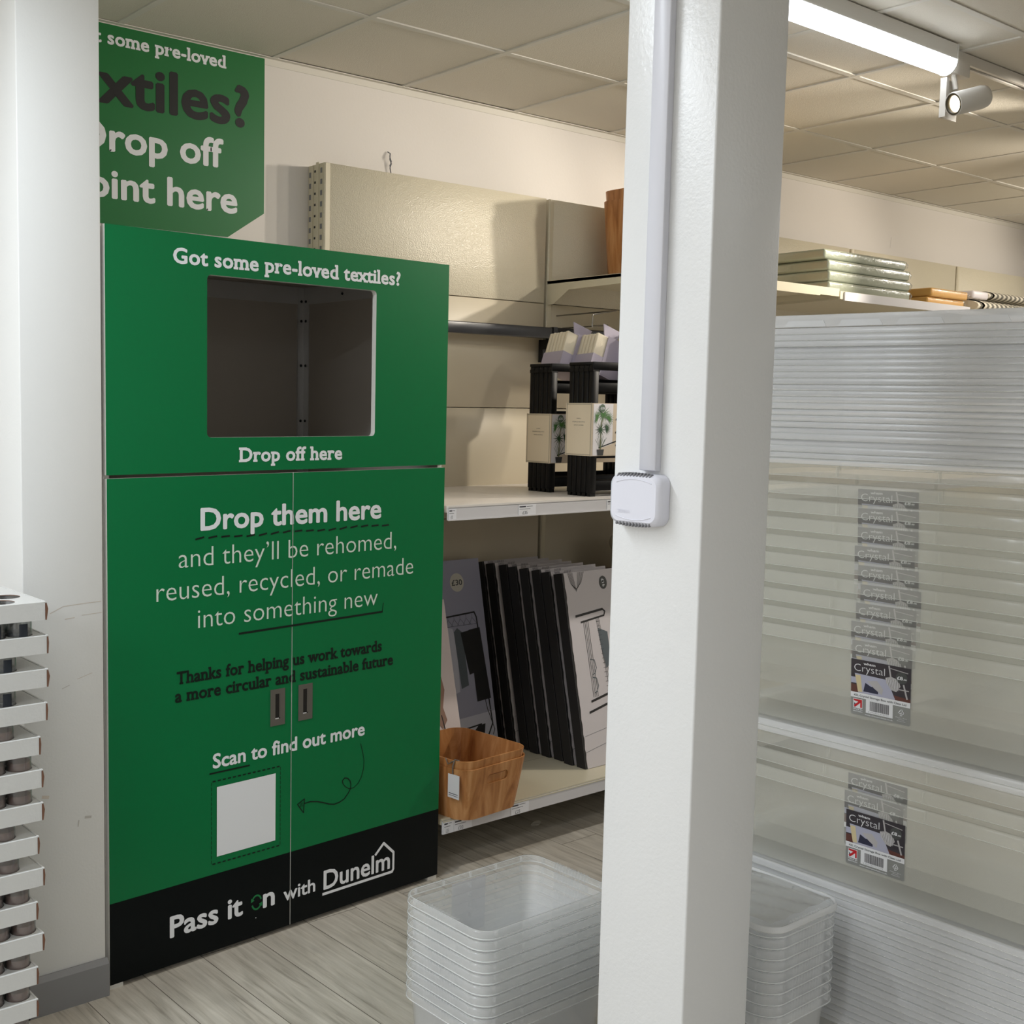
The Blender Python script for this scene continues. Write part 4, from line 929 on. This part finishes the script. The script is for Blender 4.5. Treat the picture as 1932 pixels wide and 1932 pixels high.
mb.add(V, [(i*ny_+j, (i+1)*ny_+j, (i+1)*ny_+j+1, i*ny_+j+1) for i in range(nx_-1) for j in range(ny_-1)], 'film_clear', True); mb.build('film', C_)
def plinth(x0, x1, y0, y1, h, lab):
    mb = MB(); mb.bbox(x0, x1, y0, y1, 0, h, 'plinth_white', .004); o = mb.build('display_plinth'); tag(o, lab, 'plinth', 'display plinths')
plinth(1.84, 2.095, 1.14, 1.53, .243, 'low white plinth under the clear crates right of the pillar')
plinth(2.17, 2.58, .76, 1.56, .330, 'low white plinth under the tall stack of lids and boxes')

# large boxes
def label42():
    """printed product label, x across -.06..+.06, z 0..-.112 from its top"""
    mb = MB(); w_, h = .119, .112
    mb.plate([[(x, z-h/2) for x, z in rr(w_, h, .003, seg=2)]], 0, .0004, 'label_grey'); g = .00013
    shape(mb, [(-w_/2, 0), (w_/2, 0), (w_/2, -.068), (-w_/2, -.068)][::-1], 'label_dark', -g)
    shape(mb, [(-w_/2, -.036), (-w_/2, -.048), (.02, -.048), (.02, -.036)], 'label_tub', -g*1.5)
    shape(mb, [(-w_/2, -.050), (w_/2, -.060), (w_/2, -.068), (-w_/2, -.068)], 'label_wood', -g*2)
    shape(mb, [(-.052, -.028), (.014, -.030), (.030, -.066), (-.044, -.066)], 'label_tub', -g*3); shape(mb, [(-.051, -.031), (-.040, -.031), (-.036, -.064), (-.045, -.064)], 'label_yellow', -g*4)
    shape(mb, [(-.030, -.044), (-.018, -.050), (-.004, -.046), (-.004, -.062), (-.034, -.062)], 'label_navy', -g*4); shape(mb, [(-.026, -.040), (-.006, -.036), (.006, -.050), (.004, -.062), (-.012, -.052)], 'label_fur', -g*5)
    P = [(.010, -.026), (.022, -.022), (.036, -.026), (.040, -.038), (.032, -.050), (.022, -.048), (.012, -.036)]; shape(mb, P, 'label_fur', -g*5)
    for k in range(14): stroke(mb, [(.012+.0018*k, -.026-.001*(k % 4)), (.016+.0016*k, -.040-.0006*k)], .0006, 'label_grey' if k % 2 else 'label_white', -g*6)
    stroke(mb, [(.017, -.002), (.021, -.026)], .003, 'label_fur', -g*4); stroke(mb, [(.020, -.006), (.054, -.010)], .0014, 'label_fur', -g*4); stroke(mb, [(.046, -.034), (.053, -.060)], .0032, 'label_fur', -g*4); stroke(mb, [(.036, -.044), (.056, -.044)], .002, 'label_fur', -g*5)
    text(mb, 'Crystal', -.053, .009, -.023, .0155, 'label_white', 'thin', y=-g*5); text(mb, 'wham', -.034, -.010, -.0085, .0052, 'label_white', 'heavy', y=-g*6)
    shape(mb, circ(.042, -.021, .0115), 'badge_dark', -g*5.5); text(mb, '\u00a38', .033, .0445, -.0245, .0065, 'label_white', 'heavy', y=-g*7); text(mb, '.00', .0450, .0520, -.0245, .0030, 'label_white', 'heavy', y=-g*7)
    shape(mb, [(-w_/2, -.066), (w_/2, -.066), (w_/2, -.0765), (-w_/2, -.0765)], 'label_white', -g*6); text(mb, '42L Crystal Storage Box with Clear Lid', -.053, .052, -.0735, .0042, 'label_grey', 'bold', y=-g*8)
    shape(mb, [(-.028, -.0765), (.026, -.0765), (.026, -.1035), (-.028, -.1035)], 'label_white', -g*6.5)
    r_ = random.Random(11); x = -.020
    while x < .018:
        b_ = r_.choice([.0004, .0007, .0011]); shape(mb, [(x, -.079), (x+b_, -.079), (x+b_, -.098), (x, -.098)], 'label_dark', -g*8); x += b_+r_.choice([.0005, .0008])
    text(mb, '5 052732 913177', -.023, .018, -.1018, .0022, 'label_dark', 'sans', y=-g*8)
    text(mb, 'www.whamproducts.co.uk', -.030, .026, -.1085, .0028, 'label_white', 'bold', y=-g*7)
    # union-flag style arrow
    shape(mb, [(-.054, -.079), (-.035, -.079), (-.035, -.098), (-.054, -.098)], 'label_white', -g*6.5); shape(mb, [(-.052, -.087), (-.046, -.093), (-.052, -.097)], 'label_navy', -g*7.5)
    shape(mb, [(-.053, -.080), (-.036, -.080), (-.036, -.096), (-.0395, -.096), (-.0395, -.0865), (-.050, -.0965), (-.053, -.0935), (-.0435, -.0845), (-.053, -.0835)], 'label_red', -g*8)
    text(mb, 'MADE IN', -.054, -.035, -.1015, .0026, 'label_white', 'heavy', y=-g*7); text(mb, 'BRITAIN', -.054, -.035, -.1055, .0026, 'label_white', 'heavy', y=-g*7)
    T3 = [(.0425, -.081), (.0485, -.0905), (.0365, -.0905)]
    for k in range(3): a, b = Vector(T3[k]), Vector(T3[(k+1) % 3]); stroke(mb, [tuple(a+(b-a)*.12), tuple(a+(b-a)*.80)], .0014, 'label_white', -g*7)
    text(mb, '5', .0412, .0438, -.0892, .0036, 'label_white', 'bold', y=-g*7); text(mb, 'PP', .0402, .0450, -.0955, .0030, 'label_white', 'bold', y=-g*7)
    for k, s_ in enumerate(('Plastic Box', 'Widely', 'Recycled')): text(mb, s_, .0425-.0011*len(s_)*.9, .0425+.0011*len(s_)*.9, -.0995-.0032*k, .0019, 'label_white', 'sans', y=-g*7)
    return mb
LAB = label42()
BX, BYC = 2.15, 1.155       # outer face of the rims, centre of the label in y
BWX, BLY, BHZ = .40, .80, .20
B42 = empty('storage_box', (0, 0, 0)); tag(B42, 'x', 'storage box', 'nested clear storage boxes')
mb = crate_mesh(BWX, BLY, BHZ, .04, .0245, .012, 'box_clear', bot=.93); 
for y in (-.28, -.10, .10, .28):
    for s_ in (1, -1): mb.box(min(s_*(BWX/2-.011), s_*(BWX/2-.002)), max(s_*(BWX/2-.011), s_*(BWX/2-.002)), y-.0012, y+.0012, BHZ-.023, BHZ-.003, 'box_clear')
mb.build('tub', B42)
LAB.X = I4.copy()
lo_ = LAB.build('product_label', B42, (-(BWX/2-.0139), 0, BHZ-.044), -PI/2); lo_.rotation_euler = (math.radians(3.8), 0, -PI/2); lo_['label'] = 'dark printed product label'
remember(B42); firstbox = [B42]
def put_box(z_rim, lab, grp, jx=0, jy=0):
    o = firstbox.pop() if firstbox else copy_tree(B42)
    o.location = (BX+BWX/2+jx, BYC+jy, z_rim-BHZ); o['label'] = lab; o['group'] = grp
jr = random.Random(8)
LIDP = [None]
def lid_obj():
    L0 = empty('box_lid', (0, 0, 0)); tag(L0, 'x', 'lid')
    mb = MB()
    def L(w, d, z, rad): return [(x, y, z) for x, y in rr(w, d, rad, seg=5)]
    mb.loft([L(BWX-.06, BLY-.06, .004, .03), L(BWX-.03, BLY-.03, .004, .04), L(BWX-.022, BLY-.022, .0095, .045), L(BWX-.004, BLY-.004, .0098, .052), L(BWX, BLY, .0075, .054), L(BWX+.001, BLY+.001, -.0022, .054)], 'lid_clear', closed0=True)
    glint_bead(mb, BWX+.001, BLY+.001, -.0022, .054, .0007, 'lid_glint')
    mb.build('panel', L0); remember(L0); return L0
def lids(z_top, n, pitch, desc, grp, tilt=0):
    for i in range(n):
        if LIDP[0] is None: o = LIDP[0] = lid_obj()
        else: o = copy_tree(LIDP[0])
        o.location = (BX+BWX/2+jr.uniform(-.003, .004), BYC+jr.uniform(-.003, .003), z_top-.0098-i*pitch); o['group'] = grp; o.rotation_euler.x = tilt*(1-i/n)
        o['label'] = f'clear lid, {ordn(i, "one")} {desc}'.replace('from the top in', 'down in')
# top lid with a deep scalloped skirt
TL = empty('deep_lid', (BX+BWX/2, BYC, 1.7145)); TL.rotation_euler.x = math.radians(1.35); tag(TL, 'deep clear lid with scalloped skirt crowning the tall stack of lids', 'lid')
mb = MB()
def Lr(w, d, z, rad): return [(x, y, z) for x, y in rr(w, d, rad, seg=5)]
mb.loft([Lr(BWX-.04, BLY-.04, .018, .04), Lr(BWX-.014, BLY-.014, .019, .045), Lr(BWX-.010, BLY-.010, .0245, .05), Lr(BWX+.002, BLY+.002, .0245, .055), Lr(BWX+.004, BLY+.004, .022, .056), Lr(BWX+.004, BLY+.004, .0005, .056)], 'lid_clear', closed0=True); mb.build('panel', TL)
mb = MB(); w0 = .115
for s_ in (-1, 1):
    for k in range(7):
        y = -.39+k*w0
        mb.X = Matrix.Translation((s_*(BWX/2+.0025), 0, 0)) @ Matrix.Rotation(-PI/2 if s_ < 0 else PI/2, 4, 'Z')
        q_ = -y if s_ < 0 else y
        mb.plate([[(q_-.045, .001), (q_+.045, .001), (q_+.038, .013), (q_-.038, .013)]], -.001, .0008, 'lid_clear')
mb.X = I4.copy(); mb.build('scallop', TL)
mb = MB(); mb.tube([(-.197, .265, .026), (-.197, .295, .026)], .003, 'lid_clear', 6); mb.box(-.206, -.2035, .27, .272, -.01, .028, 'lid_clear'); mb.build('clip', TL)
lids(1.7135, 22, .0121, 'in the upper lid pile right of the pillar', 'lids in the upper pile', math.radians(1.3))
for i in range(10):
    put_box(1.448-.037*i, f'clear storage box, {ordn(i, "one")} in the upper nest of ten', 'upper nest of clear storage boxes', jr.uniform(0, .0012), jr.uniform(-.01, .01) if i < 9 else .004)
lids(.9125, 2, .0125, 'in the thin layer between the two nests of boxes', 'lids between the box nests')
for i in range(3):
    put_box(.887-.037*i, f'clear storage box, {ordn(i, "one")} in the lower nest of three', 'lower nest of clear storage boxes', jr.uniform(0, .0012), jr.uniform(-.006, .006))
lids(.6135, 21, .0135, 'in the bottom lid pile, beside the small crates', 'lids in the bottom pile')

# ================================================================ trays of candle jars at the left
xr = [1.017, 1.020, 1.019, 1.016, .999, 1.004, 1.004, .993, 1.005, .988, 1.002, .987, .986, .983, .985]
TW, TD, TH = .36, .27, .040; TP = .0757
jarx = [None, .997, .960, .958, .952, .992, .992, .952, .960, .983, .997, .983, .981, .978, .978]
JR, JPX, JPY = .0285, .0605, .062
def tray(i):
    zt = 1.114-TP*i if i < 14 else .054; x1 = xr[i]; th = TH if i < 14 else .053
    T = empty('candle_tray', (x1, 2.45, zt)); 
    tag(T, ['top white card tray with empty round holes, at the left edge', 'white card tray holding the first row of navy candles, second from the top', 'white card tray with navy candles, third from the top', 'creased white card tray with navy candles, fourth from the top'][i] if i < 4 else f'white card tray of taupe candle jars, {ORD[i]} from the top of the left stack', 'tray', 'stacked candle trays')
    mb = MB()
    mb.box(-TW, -.0035, 0, .002, -th, 0, 'tray_card'); mb.box(-TW, 0, TD-.002, TD, -th, 0, 'tray_card'); mb.box(-TW, -TW+.003, .002, TD-.002, -th, 0, 'tray_card'); mb.box(-.0035-.002, -.0035, .002, TD-.002, -th, -.004, 'kraft', fx0='tray_card')
    mb.box(-TW+.003, -.004, .002, TD-.002, -th, -th+.002, 'tray_card'); mb.build('body', T)
    # double side wall with the raw brown edge
    mb = MB(); k_ = random.Random(i).uniform(.001, .004)
    mb.add([(-.0035, -.0006, -.003), (0, -.0006, -.001), (k_, -.0006, -th*.4), (0, -.0006, -th), (-.0035, -.0006, -th)], [(4, 3, 2, 1, 0)], 'kraft')
    mb.add([(0, -.0006, -.001), (k_, -.0006, -th*.4), (0, -.0006, -th), (0, TD, -.001), (k_, TD, -th*.4), (0, TD, -th)], [(0, 1, 4, 3), (1, 2, 5, 4)], 'tray_card')
    mb.box(-.004, .0004, 0, TD, -.002, .0008, 'tray_card'); mb.build('side_flap', T)
    hx = (jarx[i]-JR if jarx[i] else 1.006-.027)-x1
    cents = [(hx-JPX*a, .040+JPY*b+JR*.0) for a in range(5) for b in range(4) if hx-JPX*a-JR > -TW+.004]
    if i == 0: cents = [(.972-.004-x1, .112), (.930-x1, .046), (.905-x1, .112), (.863-x1, .046), (.95-x1, .19), (.88-x1, .19), (.838-x1, .112), (.796-x1, .046)]
    mb = MB(); Xp = Matrix.Rotation(-PI/2, 4, 'X')   # plate facing up
    loops = [[(-TW+.003, .002), (-.004, .002), (-.004, TD-.002), (-TW+.003, TD-.002)]]+[circ(cx, cy, JR+.0006 if i else .0305, 20)[::-1] for cx, cy in cents]
    mb.plate([[(p[0], p[1]) for p in L_2] for L_2 in loops], .0, .0016, 'tray_card', 'kraft', 'kraft', X=Xp)
    mb.build('top_card', T)
    if i in (0, 1, 2, 3):
        pass
    return T, [(x1+cx, 2.45+cy) for cx, cy in cents], zt, th
jar0 = {}
def make_jar(kind):
    J = empty('candle_jar', (0, 0, 0)); tag(J, 'x', 'candle', None)
    h = TP-.0035
    mb = MB(); mb.lathe([(.022, .0), (.0265, .002), (.028, .006), (.028, h-.002), (.0272, h), (.0262, h-.002), (.0262, .008)], 'jar_glass', 28); mb.build('glass', J)
    wx = h*.75 if kind == 'taupe' else h*.62
    mb = MB(); mb.lathe([(.024, .004), (.0260, .007), (.0260, wx), (.025, wx+.001)], 'wax_taupe' if kind == 'taupe' else 'wax_navy', 28, cap1=True); mb.build('wax', J)
    if kind == 'navy':
        mb = MB(); a0 = -110
        P = [(math.cos(math.radians(a0+k*8)), math.sin(math.radians(a0+k*8))) for k in range(6)]
        mb.loft([[(c_*.0283, s_*.0283, z) for c_, s_ in P]+[(c_*.0286, s_*.0286, z) for c_, s_ in P[::-1]] for z in (.006, h-.006)], 'jar_band'); mb.build('paper_band', J)
    remember(J); return J
for i in range(15):
    T, cents, zt, th = tray(i)
    if i == 0: continue
    kind = 'navy' if i < 4 else 'taupe'
    # only the jars the photo shows: front right ones of each tray
    shown = sorted(cents, key=lambda c_: (c_[1], -c_[0])); shown = [c_ for c_ in shown if c_[0] > .885 and c_[1] < 2.56][:4]
    n = 0
    for (jx_, jy_) in shown:
        if kind not in jar0: o = jar0[kind] = make_jar(kind)
        else: o = copy_tree(jar0[kind])
        o.location = (jx_, jy_, zt-TH+.0026)
        row = 'front' if jy_ < 2.50 else 'second'; pos = 'rightmost' if n % 2 == 0 else 'next to rightmost'
        o['group'] = 'candle jars in the stacked trays'
        o['label'] = f'{kind} candle jar, {pos} in the {row} row of the {ORD[i]} tray'; n += 1
